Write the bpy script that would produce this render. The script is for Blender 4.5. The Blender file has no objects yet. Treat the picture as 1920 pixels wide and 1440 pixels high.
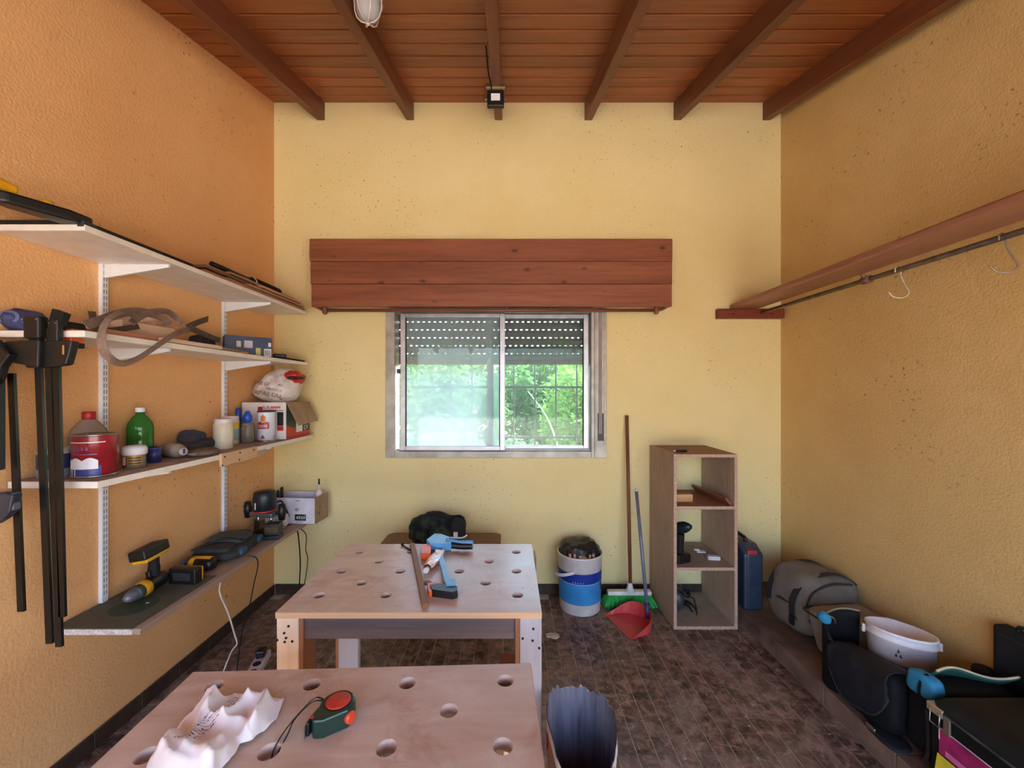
import bpy, bmesh, math, random
from mathutils import Vector, Matrix, Euler, noise as mnoise

SC = bpy.context.scene
COL = SC.collection
R = math.radians
PI = math.pi

# ------------------------------------------------------------------ camera
# camera stands at x=0 y=0, 1.40 m above the floor, looking along +Y at the back wall
F_PX = 750.0
WALL_Y = 2.77
XL, XR = -1.629, 1.880
cam_d = bpy.data.cameras.new('camera')
cam_d.sensor_fit = 'HORIZONTAL'
cam_d.sensor_width = 36.0
cam_d.lens = F_PX / 1920.0 * 36.0
cam_d.shift_x = 5.0 / 1920.0
cam_d.shift_y = 14.0 / 1920.0
cam_d.clip_start = 0.02
cam = bpy.data.objects.new('camera', cam_d)
COL.objects.link(cam)
cam.location = (0, 0, 1.40)
cam.rotation_euler = (R(90), 0, 0)
SC.camera = cam

# ------------------------------------------------------------------ world, sun, exposure
world = bpy.data.worlds.new('sky')
SC.world = world
world.use_nodes = True
wn = world.node_tree
wn.nodes.clear()
w_out = wn.nodes.new('ShaderNodeOutputWorld')
w_bg = wn.nodes.new('ShaderNodeBackground')
w_sky = wn.nodes.new('ShaderNodeTexSky')
w_sky.sky_type = 'NISHITA'
w_sky.sun_disc = False
w_sky.sun_elevation = R(52)
w_sky.sun_rotation = R(60)
w_sky.air_density = 1.0
w_sky.dust_density = 3.5
w_sky.ozone_density = 1.0
wn.links.new(w_sky.outputs[0], w_bg.inputs[0])
w_bg.inputs[1].default_value = 0.30
wn.links.new(w_bg.outputs[0], w_out.inputs[0])

sun_d = bpy.data.lights.new('sun', 'SUN')
sun_d.energy = 3.0
sun_d.angle = R(0.6)
sun_d.color = (1.0, 0.95, 0.86)
sun = bpy.data.objects.new('sun', sun_d)
COL.objects.link(sun)
sun.location = (5, 3, 8)
sun.rotation_euler = Vector((-0.62, -0.25, -0.95)).to_track_quat('-Z', 'Y').to_euler()

# daylight comes in through the open front of the room, behind the camera (sampling guide for the sky)
def portal(name, loc, rot, sx, sy):
    d = bpy.data.lights.new(name, 'AREA')
    d.shape = 'RECTANGLE'
    d.size, d.size_y = sx, sy
    d.cycles.is_portal = True
    o = bpy.data.objects.new(name, d)
    COL.objects.link(o)
    o.location = loc
    o.rotation_euler = rot
portal('sky_portal_front', (0.12, -1.62, 1.1), (R(90), 0, 0), 3.6, 2.3)
portal('sky_portal_side', (1.95, -1.18, 1.15), (R(90), 0, R(90)), 0.85, 2.4)

SC.view_settings.view_transform = 'Standard'
SC.view_settings.look = 'None'
SC.view_settings.gamma = 1.0
SC.view_settings.use_curve_mapping = False
SC.view_settings.exposure = 2.85
SC.cycles.max_bounces = 10
SC.cycles.diffuse_bounces = 6
SC.cycles.transparent_max_bounces = 16
SC.cycles.caustics_reflective = False
SC.cycles.caustics_refractive = False

# ------------------------------------------------------------------ helpers
def s2l(c):
    return tuple(((v / 255.0) / 12.92 if v / 255.0 <= 0.04045 else ((v / 255.0 + 0.055) / 1.055) ** 2.4) for v in c[:3]) + (1.0,)

def P(px, py, Y):
    """world point seen at photo pixel (px, py) at depth Y in front of the camera"""
    return Vector(((px - 955.0) / F_PX * Y, Y, 1.40 + (734.0 - py) / F_PX * Y))

class MB:
    """collects shapes into one mesh"""
    def __init__(s):
        s.v = []; s.f = []; s.sm = []
    def add(s, verts, faces, smooth=False, M=None):
        o = len(s.v)
        for p in verts:
            p = Vector(p)
            s.v.append(tuple(M @ p) if M is not None else tuple(p))
        for f in faces:
            s.f.append(tuple(i + o for i in f)); s.sm.append(smooth)
        return s
    def bm(s, bm, smooth=False, M=None):
        bm.verts.index_update()
        s.add([v.co.copy() for v in bm.verts], [[v.index for v in f.verts] for f in bm.faces], smooth, M)
        bm.free()
        return s
    def box(s, x0, x1, y0, y1, z0, z1, bevel=0.0, seg=2, M=None, smooth=False):
        if bevel <= 0:
            v = [(x, y, z) for z in (z0, z1) for y in (y0, y1) for x in (x0, x1)]
            return s.add(v, [(0, 2, 3, 1), (4, 5, 7, 6), (0, 1, 5, 4), (2, 6, 7, 3), (0, 4, 6, 2), (1, 3, 7, 5)], smooth, M)
        b = bmesh.new()
        bmesh.ops.create_cube(b, size=1.0)
        for v in b.verts:
            v.co = Vector(((x0 + x1) / 2 + v.co.x * (x1 - x0), (y0 + y1) / 2 + v.co.y * (y1 - y0), (z0 + z1) / 2 + v.co.z * (z1 - z0)))
        bv = min(bevel, 0.49 * min(x1 - x0, y1 - y0, z1 - z0))
        bmesh.ops.bevel(b, geom=list(b.edges), offset=bv, segments=seg, affect='EDGES', profile=0.5, clamp_overlap=True)
        return s.bm(b, smooth, M)
    def cyl(s, p0, p1, r0, r1=None, n=16, caps=True, smooth=True):
        r1 = r0 if r1 is None else r1
        p0, p1 = Vector(p0), Vector(p1)
        d = (p1 - p0).normalized()
        a = d.orthogonal().normalized(); b = d.cross(a)
        vs = []
        for p, r in ((p0, r0), (p1, r1)):
            for i in range(n):
                t = 2 * PI * i / n
                vs.append(p + a * (r * math.cos(t)) + b * (r * math.sin(t)))
        s.add(vs, [(i, (i + 1) % n, n + (i + 1) % n, n + i) for i in range(n)], smooth)
        if caps:
            s.add(vs, [tuple(range(n - 1, -1, -1)), tuple(range(n, 2 * n))], False)
        return s
    def tube(s, pts, r, n=8, closed=False, caps=True):
        pts = [Vector(p) for p in pts]
        m = len(pts)
        rr = r if isinstance(r, (list, tuple)) else [r] * m
        vs = []
        prev = None
        for i, p in enumerate(pts):
            if closed:
                d = pts[(i + 1) % m] - pts[i - 1]
            else:
                d = pts[min(i + 1, m - 1)] - pts[max(i - 1, 0)]
            if d.length < 1e-9: d = Vector((0, 0, 1))
            d.normalize()
            if prev is None:
                a = d.orthogonal().normalized()
            else:
                a = prev - d * prev.dot(d)
                a = a.normalized() if a.length > 1e-6 else d.orthogonal().normalized()
            prev = a
            b = d.cross(a)
            for k in range(n):
                t = 2 * PI * k / n
                vs.append(p + a * (rr[i] * math.cos(t)) + b * (rr[i] * math.sin(t)))
        fs = []
        for i in range(m if closed else m - 1):
            j = (i + 1) % m
            for k in range(n):
                fs.append((i * n + k, i * n + (k + 1) % n, j * n + (k + 1) % n, j * n + k))
        s.add(vs, fs, True)
        if caps and not closed:
            s.add(vs, [tuple(range(n - 1, -1, -1)), tuple(range((m - 1) * n, m * n))], False)
        return s
    def ribbon(s, pts, wdir, w, t=0.002):
        """flat strap along pts; wdir is one vector or one per point (across the strap)"""
        pts = [Vector(p) for p in pts]
        m = len(pts); vs = []
        for i, p in enumerate(pts):
            d = (pts[min(i + 1, m - 1)] - pts[max(i - 1, 0)]).normalized()
            wv = Vector(wdir[i] if isinstance(wdir, list) else wdir)
            wv = (wv - d * wv.dot(d)).normalized()
            nv = d.cross(wv)
            for a, b in ((-1, -1), (1, -1), (1, 1), (-1, 1)):
                vs.append(p + wv * (a * w / 2) + nv * (b * t / 2))
        fs = []
        for i in range(m - 1):
            for k in range(4):
                fs.append((i * 4 + k, i * 4 + (k + 1) % 4, i * 4 + 4 + (k + 1) % 4, i * 4 + 4 + k))
        fs += [(3, 2, 1, 0), tuple((m - 1) * 4 + k for k in range(4))]
        return s.add(vs, fs, False)
    def band_to(s, pts, eye, w, t=0.002, twist=None):
        """strap whose broad side is turned towards the point eye"""
        pts = [Vector(p) for p in pts]; m = len(pts); ws = []
        for i, p in enumerate(pts):
            d = (pts[min(i + 1, m - 1)] - pts[max(i - 1, 0)]).normalized()
            n = (Vector(eye) - p).normalized()
            wv = d.cross(n)
            if twist: wv = Matrix.Rotation(twist(i / (m - 1)), 3, d) @ wv
            if ws and wv.dot(ws[-1]) < 0: wv = -wv
            ws.append(wv)
        return s.ribbon(pts, ws, w, t)
    def lathe(s, prof, n=24, c=(0, 0, 0), M=None, smooth=True, a0=0.0, a1=2 * PI, cap=False):
        full = abs(a1 - a0 - 2 * PI) < 1e-6
        k = n if full else n + 1
        vs = []
        for r, z in prof:
            for i in range(k):
                t = a0 + (a1 - a0) * i / n
                vs.append((c[0] + r * math.cos(t), c[1] + r * math.sin(t), c[2] + z))
        fs = []
        for j in range(len(prof) - 1):
            for i in range(n):
                i2 = (i + 1) % k
                fs.append((j * k + i, j * k + i2, (j + 1) * k + i2, (j + 1) * k + i))
        s.add(vs, fs, smooth, M)
        return s
    def prism(s, poly, z0, z1, M=None, smooth=False):
        n = len(poly)
        vs = [(x, y, z0) for x, y in poly] + [(x, y, z1) for x, y in poly]
        fs = [tuple(range(n - 1, -1, -1)), tuple(range(n, 2 * n))] + [(i, (i + 1) % n, n + (i + 1) % n, n + i) for i in range(n)]
        return s.add(vs, fs, smooth, M)
    def ball(s, c, rx, ry=None, rz=None, n=16, m=10, M=None):
        ry = rx if ry is None else ry; rz = rx if rz is None else rz
        vs = []; fs = []
        for j in range(m + 1):
            ph = PI * j / m
            for i in range(n):
                t = 2 * PI * i / n
                vs.append((c[0] + rx * math.sin(ph) * math.cos(t), c[1] + ry * math.sin(ph) * math.sin(t), c[2] - rz * math.cos(ph)))
        for j in range(m):
            for i in range(n):
                fs.append((j * n + i, j * n + (i + 1) % n, (j + 1) * n + (i + 1) % n, (j + 1) * n + i))
        return s.add(vs, fs, True, M)
    def soft(s, c, dims, p=3.5, n=14, amp=0.0, freq=6.0, seed=0, fn=None, M=None, flat=True):
        """soft bag-like body: superellipsoid of the given size, wrinkled by noise, optional shaping fn(local -1..1, pos)"""
        b = bmesh.new()
        bmesh.ops.create_cube(b, size=2.0)
        bmesh.ops.subdivide_edges(b, edges=list(b.edges), cuts=n, use_grid_fill=True)
        for v in b.verts:
            q = v.co
            l = (abs(q.x) ** p + abs(q.y) ** p + abs(q.z) ** p) ** (1.0 / p)
            u = q / l
            pos = Vector((u.x * dims[0] / 2, u.y * dims[1] / 2, u.z * dims[2] / 2))
            if amp:
                d = mnoise.noise(pos * freq + Vector((seed * 7.3, seed * 3.1, seed)))
                d += 0.5 * mnoise.noise(pos * freq * 2.3 + Vector((seed * 2.3, 9, seed)))
                pos = pos + u.normalized() * (d * amp)
            if fn: pos = Vector(fn(u, pos))
            if flat: pos.z = max(pos.z, -dims[2] / 2)
            v.co = pos + Vector(c)
        return s.bm(b, True, M)
    def grid(s, fn, nu, nv, smooth=True, flip=False):
        vs = [fn(i / nu, j / nv) for j in range(nv + 1) for i in range(nu + 1)]
        fs = []
        for j in range(nv):
            for i in range(nu):
                q = (j * (nu + 1) + i, j * (nu + 1) + i + 1, (j + 1) * (nu + 1) + i + 1, (j + 1) * (nu + 1) + i)
                fs.append(q[::-1] if flip else q)
        return s.add(vs, fs, smooth)
    def mesh(s, name='mesh'):
        me = bpy.data.meshes.new(name)
        me.from_pydata(s.v, [], s.f)
        me.polygons.foreach_set('use_smooth', s.sm)
        b = bmesh.new(); b.from_mesh(me)
        bmesh.ops.remove_doubles(b, verts=list(b.verts), dist=1e-6)
        bmesh.ops.recalc_face_normals(b, faces=list(b.faces))
        b.to_mesh(me); b.free()
        me.update()
        return me
    def build(s, name, mat, parent=None, label=None, kind=None, loc=None, rot=None):
        me = s.mesh(name)
        if mat is not None:
            me.materials.append(mat)
        return link(name, me, parent, label, kind, loc, rot)

def link(name, me, parent=None, label=None, kind=None, loc=None, rot=None):
    o = bpy.data.objects.new(name, me)
    COL.objects.link(o)
    if parent is not None: o.parent = parent
    if loc is not None: o.location = loc
    if rot is not None: o.rotation_euler = rot
    if label: o['label'] = label
    if kind: o['kind'] = kind
    return o

def thing(name, label, cat, loc=(0, 0, 0), rotz=0.0, group=None, rot=None):
    o = bpy.data.objects.new(name, None)
    COL.objects.link(o)
    o.empty_display_size = 0.05
    o.location = loc
    o.rotation_euler = rot if rot is not None else (0, 0, rotz)
    o['label'] = label; o['category'] = cat
    if group: o['group'] = group
    return o

def tag(o, label, cat, group=None):
    o['label'] = label; o['category'] = cat
    if group: o['group'] = group
    return o

def struct(o):
    o['kind'] = 'structure'
    return o

def solidify(o, t, offset=-1.0):
    m = o.modifiers.new('thick', 'SOLIDIFY'); m.thickness = t; m.offset = offset
    return o

def text(body, size, mat, parent, M, name='lettering', extrude=0.0004, align='CENTER', label=None):
    """raised flat lettering; M places the text plane (x along the line, y up, z outwards) in the parent's space"""
    c = bpy.data.curves.new(name, 'FONT')
    c.body = body; c.size = size; c.align_x = align; c.align_y = 'CENTER'
    c.extrude = extrude; c.resolution_u = 2
    t = bpy.data.objects.new(name, c)
    COL.objects.link(t)
    dg = bpy.context.evaluated_depsgraph_get()
    me = bpy.data.meshes.new_from_object(t.evaluated_get(dg))
    bpy.data.objects.remove(t); bpy.data.curves.remove(c)
    me.transform(M)
    me.materials.clear(); me.materials.append(mat)
    return link(name, me, parent, label)

def frame(o, x, z):
    """matrix with origin o, x axis along x, z axis (outwards) along z"""
    x = Vector(x).normalized(); z = Vector(z).normalized(); y = z.cross(x)
    m = Matrix((x, y, z)).transposed().to_4x4()
    m.translation = Vector(o)
    return m

def bez(pts, n=12):
    """Catmull-Rom through points"""
    pts = [Vector(p) for p in pts]
    out = []
    for i in range(len(pts) - 1):
        p0 = pts[max(i - 1, 0)]; p1 = pts[i]; p2 = pts[i + 1]; p3 = pts[min(i + 2, len(pts) - 1)]
        for k in range(n):
            t = k / n
            out.append(0.5 * ((2 * p1) + (p2 - p0) * t + (2 * p0 - 5 * p1 + 4 * p2 - p3) * t * t + (3 * p1 - p0 - 3 * p2 + p3) * t ** 3))
    out.append(pts[-1])
    return out

# ------------------------------------------------------------------ materials
class NT:
    def __init__(s, name):
        s.m = bpy.data.materials.new(name)
        s.m.use_nodes = True
        s.t = s.m.node_tree
        s.b = s.t.nodes['Principled BSDF']
        s.out = s.t.nodes['Material Output']
        s._tc = None
    def n(s, typ, **kw):
        x = s.t.nodes.new('ShaderNode' + typ)
        for k, v in kw.items(): setattr(x, k, v)
        return x
    def l(s, a, b): s.t.links.new(a, b)
    def co(s, kind='Object'):
        if s._tc is None: s._tc = s.n('TexCoord')
        return s._tc.outputs[kind]
    def map(s, scale=(1, 1, 1), kind='Object', rot=(0, 0, 0), loc=(0, 0, 0)):
        m = s.n('Mapping')
        m.inputs['Scale'].default_value = scale
        m.inputs['Rotation'].default_value = rot
        m.inputs['Location'].default_value = loc
        s.l(s.co(kind), m.inputs['Vector'])
        return m.outputs[0]
    def noise(s, vec, scale=5, detail=4, rough=0.55, dist=0.0):
        x = s.n('TexNoise')
        x.inputs['Scale'].default_value = scale; x.inputs['Detail'].default_value = detail
        x.inputs['Roughness'].default_value = rough; x.inputs['Distortion'].default_value = dist
        s.l(vec, x.inputs['Vector'])
        return x.outputs['Fac']
    def ramp(s, fac, stops, interp='LINEAR'):
        x = s.n('ValToRGB')
        e = x.color_ramp.elements
        x.color_ramp.interpolation = interp
        while len(e) < len(stops): e.new(0.5)
        for i, (p, c) in enumerate(stops):
            e[i].position = p
            e[i].color = c if len(c) == 4 else s2l(c)
        s.l(fac, x.inputs['Fac'])
        return x.outputs['Color']
    def mix(s, fac, a, b, mode='MIX'):
        x = s.n('MixRGB'); x.blend_type = mode
        for i, v in ((0, fac), (1, a), (2, b)):
            if hasattr(v, 'links'): s.l(v, x.inputs[i])
            elif isinstance(v, (int, float)): x.inputs[i].default_value = v
            else: x.inputs[i].default_value = v if len(v) == 4 else s2l(v)
        return x.outputs[0]
    def math(s, op, a, b=0.0):
        x = s.n('Math'); x.operation = op
        for i, v in ((0, a), (1, b)):
            if hasattr(v, 'links'): s.l(v, x.inputs[i])
            else: x.inputs[i].default_value = v
        return x.outputs[0]
    def bump(s, h, strength=0.3, dist=0.01):
        x = s.n('Bump')
        x.inputs['Strength'].default_value = strength; x.inputs['Distance'].default_value = dist
        s.l(h, x.inputs['Height'])
        s.l(x.outputs[0], s.b.inputs['Normal'])
        return x
    def set(s, **kw):
        names = {'color': 'Base Color', 'rough': 'Roughness', 'metal': 'Metallic', 'spec': 'Specular IOR Level', 'trans': 'Transmission Weight', 'ior': 'IOR', 'alpha': 'Alpha', 'coat': 'Coat Weight', 'sheen': 'Sheen Weight', 'sss': 'Subsurface Weight'}
        for k, v in kw.items():
            i = s.b.inputs[names[k]]
            if hasattr(v, 'links'): s.l(v, i)
            elif k == 'color': i.default_value = v if len(v) == 4 else s2l(v)
            else: i.default_value = v
        return s

MATS = {}
def plain(name, c, rough=0.5, metal=0.0, var=0.12, scale=14, spec=0.5, bump=0.0, bscale=80, trans=0.0, coat=0.0):
    """simple surface with a faint mottling"""
    if name in MATS: return MATS[name]
    t = NT(name)
    v = t.map()
    f = t.noise(v, scale, 4)
    lo = tuple(max(0, x * (1 - var)) for x in c); hi = tuple(min(255, x * (1 + var * 0.6)) for x in c)
    t.set(color=t.ramp(f, [(0.3, lo), (0.7, hi)]), rough=rough, metal=metal, spec=spec, trans=trans, coat=coat)
    if bump:
        t.bump(t.noise(v, bscale, 3), bump, 0.004)
    MATS[name] = t.m
    return t.m

def wood(name, c, c2, axis=0, rough=0.5, grain=18, knots=0, rnd=True, spec=0.4, stretch=14.0, kcol=(45, 22, 18), kflat=1):
    """long-grained wood; axis = direction of the grain in object space"""
    if name in MATS: return MATS[name]
    t = NT(name)
    sc = [grain] * 3; sc[axis] = grain / stretch
    v = t.map(tuple(sc))
    if rnd:
        oi = t.n('ObjectInfo')
        ad = t.n('VectorMath'); ad.operation = 'ADD'
        cb = t.n('CombineXYZ')
        k = t.math('MULTIPLY', oi.outputs['Random'], 37.0)
        for i in range(3): t.l(k, cb.inputs[i])
        t.l(v, ad.inputs[0]); t.l(cb.outputs[0], ad.inputs[1]); v = ad.outputs[0]
    f = t.noise(v, 1.0, 6, 0.6, 0.6)
    col = t.ramp(f, [(0.25, c2), (0.75, c)])
    f2 = t.noise(v, 4.0, 3, 0.6, 0.3)
    col = t.mix(0.35, col, t.ramp(f2, [(0.3, c2), (0.6, c)]))
    if rnd:
        hv = t.n('HueSaturation')
        t.l(col, hv.inputs['Color'])
        t.l(t.math('ADD', t.math('MULTIPLY', oi.outputs['Random'], 0.34), 0.83), hv.inputs['Value'])
        col = hv.outputs[0]
    if knots:
        sk = [knots] * 3; sk[axis] = knots * 0.55
        sk[kflat] = 0.0
        vk = t.map(tuple(sk), loc=(3.1, 1.7, 0.4))
        if rnd:
            ad2 = t.n('VectorMath'); ad2.operation = 'ADD'
            t.l(vk, ad2.inputs[0]); t.l(cb.outputs[0], ad2.inputs[1]); vk = ad2.outputs[0]
        vo = t.n('TexVoronoi'); vo.inputs['Scale'].default_value = 1.0
        t.l(vk, vo.inputs['Vector'])
        km = t.ramp(vo.outputs['Distance'], [(0.05, (0.8, 0.8, 0.8, 1)), (0.15, (0, 0, 0, 1))])
        col = t.mix(km, col, kcol)
    t.set(color=col, rough=rough, spec=spec)
    t.bump(f2, 0.12, 0.003)
    MATS[name] = t.m
    return t.m

def stucco(name, c, c2, warm):
    t = NT(name)
    v = t.map()
    big = t.noise(v, 1.3, 5, 0.6)
    col = t.ramp(big, [(0.3, c2), (0.68, c)])
    fine = t.noise(v, 130, 3, 0.6)
    col = t.mix(0.16, col, t.ramp(fine, [(0.35, warm), (0.62, c)]))
    # fly specks and scuffs
    sp = t.ramp(t.noise(v, 48, 3, 0.55), [(0.64, (0, 0, 0, 1)), (0.68, (1, 1, 1, 1))])
    msk = t.ramp(t.noise(t.map((1, 1, 1), loc=(4, 2, 7)), 2.2, 3, 0.6), [(0.50, (0, 0, 0, 1)), (0.62, (1, 1, 1, 1))])
    sp = t.mix(1.0, sp, msk, 'MULTIPLY')
    col = t.mix(t.math('MULTIPLY', sp, 0.6), col, (78, 58, 38))
    t.set(color=col, rough=0.92, spec=0.15)
    h = t.noise(v, 95, 4, 0.6)
    t.bump(h, 0.6, 0.0055)
    MATS[name] = t.m
    return t.m

M_WALL_B = stucco('stucco_yellow', (234, 220, 170), (226, 208, 150), (206, 180, 118))
M_WALL_L = stucco('stucco_orange', (236, 186, 132), (226, 170, 114), (202, 142, 92))
M_WALL_R = stucco('stucco_yellow_shaded', (220, 192, 138), (206, 174, 116), (184, 144, 86))  # same yellow paint as the back wall, darkened for the shade on this side
M_PLANK = wood('stained_ceiling_board', (168, 96, 54), (116, 58, 30), 0, 0.42, 10, 0, True, 0.5)
M_RAFT = wood('stained_rafter', (122, 70, 46), (88, 46, 30), 1, 0.45, 12, 0, True, 0.4)
M_PELMET = wood('stained_pine_pelmet', (150, 90, 62), (98, 52, 36), 0, 0.42, 11, 9.0, True, 0.5)
M_CEDAR = wood('varnished_shelf_plank', (178, 124, 98), (140, 92, 72), 1, 0.35, 12, 0, True, 0.5)
M_PLY = None
M_ALU = plain('aluminium', (176, 176, 184), 0.38, 0.85, 0.08)
M_ALUDIRTY = plain('weathered_aluminium', (168, 164, 158), 0.5, 0.55, 0.14, 9)
M_WHITE = plain('white_melamine', (232, 224, 216), 0.42, 0, 0.05)
M_WMETAL = plain('white_powder_coat', (226, 228, 236), 0.35, 0, 0.03)
M_BLACK = plain('black_plastic', (19, 19, 21), 0.42, 0, 0.2)
M_BLACK2 = plain('matt_black_rubber', (23, 23, 24), 0.75, 0, 0.25, spec=0.3)
M_DARKMETAL = plain('black_steel', (22, 23, 26), 0.28, 0.3, 0.2, spec=0.6)
M_STEEL = plain('steel', (170, 168, 166), 0.3, 0.95, 0.1)
M_RUSTROD = plain('dull_steel_rod', (120, 108, 100), 0.45, 0.7, 0.2, 22)
M_ORANGE = plain('orange_plastic', (232, 92, 38), 0.4)
M_YELLOW = plain('yellow_plastic', (228, 168, 24), 0.4)
M_RED = plain('red_plastic', (192, 44, 44), 0.42)
M_CARD = plain('cardboard', (160, 134, 108), 0.85, 0, 0.1, 20)
M_SCREW = plain('dark_screw_head', (36, 30, 28), 0.5, 0.4)
M_PAPER = plain('white_paper', (232, 230, 228), 0.7, 0, 0.04)
# ================================================================== STRUCTURE
CEIL_B = 3.40; SLOPE = 0.27; Y_FRONT = -1.60
def zc(y): return CEIL_B - SLOPE * (WALL_Y - y)

# ---- walls
WIN_X0, WIN_X1, WIN_Z0, WIN_Z1 = -0.835, 0.585, 0.955, 1.985
b = MB()
for (x0, x1, z0, z1) in ((XL - 0.2, WIN_X0, -0.1, 3.6), (WIN_X1, XR + 0.2, -0.1, 3.6), (WIN_X0, WIN_X1, -0.1, WIN_Z0), (WIN_X0, WIN_X1, WIN_Z1, 3.6)):
    b.box(x0, x1, WALL_Y, WALL_Y + 0.20, z0, z1)
wall_back = struct(b.build('wall_back', M_WALL_B))
b = MB(); b.box(XL - 0.2, XL, Y_FRONT, WALL_Y, -0.1, 3.6)
wall_left = struct(b.build('wall_left', M_WALL_L))
b = MB(); b.box(XR, XR + 0.2, -0.75, WALL_Y, -0.1, 3.6)
wall_right = struct(b.build('wall_right', M_WALL_R))

# ---- floor: screed with clay tiles laid in running bond along the room
M_GROUT = plain('dusty_grout', (196, 180, 164), 0.9, 0, 0.15, 30)
def tile_mat():
    t = NT('glazed_brown_tile')
    oi = t.n('ObjectInfo')
    v = t.map((1, 1, 1), 'Generated')
    geo = t.n('NewGeometry')
    f = t.noise(geo.outputs['Position'], 21, 7, 0.72, 0.6)
    col = t.ramp(f, [(0.38, (42, 29, 25)), (0.50, (100, 74, 64)), (0.62, (150, 120, 106))])
    d = t.noise(geo.outputs['Position'], 3.4, 6, 0.7, 1.2)
    dust = t.ramp(d, [(0.44, (0, 0, 0, 1)), (0.66, (1, 1, 1, 1))])
    col = t.mix(t.math('MULTIPLY', dust, 0.62), col, (158, 138, 128))
    sw = t.noise(geo.outputs['Position'], 7.0, 7, 0.75, 3.0)
    streak = t.ramp(sw, [(0.56, (0, 0, 0, 1)), (0.64, (1, 1, 1, 1)), (0.70, (0, 0, 0, 1))])
    col = t.mix(t.math('MULTIPLY', streak, 0.42), col, (190, 172, 160))
    hv = t.n('HueSaturation'); t.l(col, hv.inputs['Color'])
    t.l(t.math('ADD', t.math('MULTIPLY', oi.outputs['Random'], 0.35), 0.82), hv.inputs['Value'])
    t.set(color=hv.outputs[0], rough=t.math('ADD', t.math('MULTIPLY', d, 0.6), 0.16), spec=0.45)
    t.bump(f, 0.08, 0.002)
    return t.m
M_TILE = tile_mat()
b = MB(); b.box(XL - 0.2, XR + 0.2, -1.75, WALL_Y + 0.2, -0.12, -0.0022)
floor = struct(b.build('floor', M_GROUT))
TW, TL, GAP = 0.0755, 0.151, 0.0042
tb = MB(); tb.box(-TW / 2 + GAP / 2, TW / 2 - GAP / 2, -TL / 2 + GAP / 2, TL / 2 - GAP / 2, -0.008, 0.0, 0)
tile_me = tb.mesh('tile'); tile_me.materials.append(M_TILE)
CURB_X = 1.40
cand = []
ncol = int((CURB_X - XL) / TW) + 1
for i in range(ncol):
    cx = CURB_X - TW * (i + 0.5)
    if cx - TW / 2 < XL: continue
    y = WALL_Y - TL / 2 - (TL / 2 if i % 2 else 0) + TL
    while y > -1.7:
        if y + TL / 2 <= WALL_Y + 0.03 and y > -1.65:
            px = 955 + cx * F_PX / y if y > 0.3 else -999
            py = 734 + 1.4 * F_PX / y if y > 0.3 else 9999
            vis = (0 < px < 1920 and py < 1450)
            under = (-0.80 < cx < 0.0 and y < 1.9)
            cand.append((0 if vis and cx > 0.05 else 1 if vis and not under else 2 if vis else 3, y, cx))
        y -= TL
cand.sort()
rest = MB()
for k, (pr, y, cx) in enumerate(cand):
    if k < 300:
        link('tile', tile_me, floor, loc=(cx, y, 0))
    else:
        rest.box(cx - TW / 2 + GAP / 2, cx + TW / 2 - GAP / 2, y - TL / 2 + GAP / 2, y + TL / 2 - GAP / 2, -0.008, 0.0)
rest.build('tile_field', M_TILE, floor, kind='stuff')

# ---- raised ledge along the right wall, tiled on its face and top
LEDGE_Z = 0.085
M_LEDGE = plain('dusty_ledge_tile', (112, 90, 78), 0.7, 0, 0.28, 7, bump=0.1)
b = MB(); b.box(CURB_X + 0.008, XR, -0.75, WALL_Y, -0.05, LEDGE_Z - 0.008)
ledge = struct(b.build('trim_1', M_GROUT))
yy = WALL_Y; k = 0
while yy > 0.2:
    y0 = yy - 0.33
    b = MB(); b.box(CURB_X, CURB_X + 0.012, y0 + 0.002, yy - 0.002, 0.0, LEDGE_Z - 0.001, 0.0015, 1)
    b.build('ledge_face_tile', M_LEDGE, ledge)
    b = MB(); b.box(CURB_X + 0.002, XR - 0.001, y0 + 0.0015, yy - 0.0015, LEDGE_Z - 0.01, LEDGE_Z, 0.0015, 1)
    b.build('ledge_top_tile', M_LEDGE, ledge)
    yy = y0

# ---- baseboards of brown tile
M_BASE = plain('baseboard_tile', (62, 46, 40), 0.45, 0, 0.3, 18)
b = MB(); b.box(XL, CURB_X, WALL_Y - 0.006, WALL_Y, 0.0, 0.066)
base_back = struct(b.build('baseboard_back', M_GROUT))
x = XL + 0.012
while x < CURB_X:
    x1 = min(x + 0.20, CURB_X)
    b = MB(); b.box(x + 0.0015, x1 - 0.0015, WALL_Y - 0.012, WALL_Y - 0.003, 0.0, 0.07, 0.002, 1)
    b.build('baseboard_tile', M_BASE, base_back); x = x1
b = MB(); b.box(XL, XL + 0.006, Y_FRONT, WALL_Y, 0.0, 0.066)
base_left = struct(b.build('baseboard_left', M_GROUT))
y = WALL_Y - 0.012
while y > 0.3:
    y0 = y - 0.20
    b = MB(); b.box(XL + 0.003, XL + 0.012, y0 + 0.0015, y - 0.0015, 0.0, 0.07, 0.002, 1)
    b.build('baseboard_tile', M_BASE, base_left); y = y0

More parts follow.
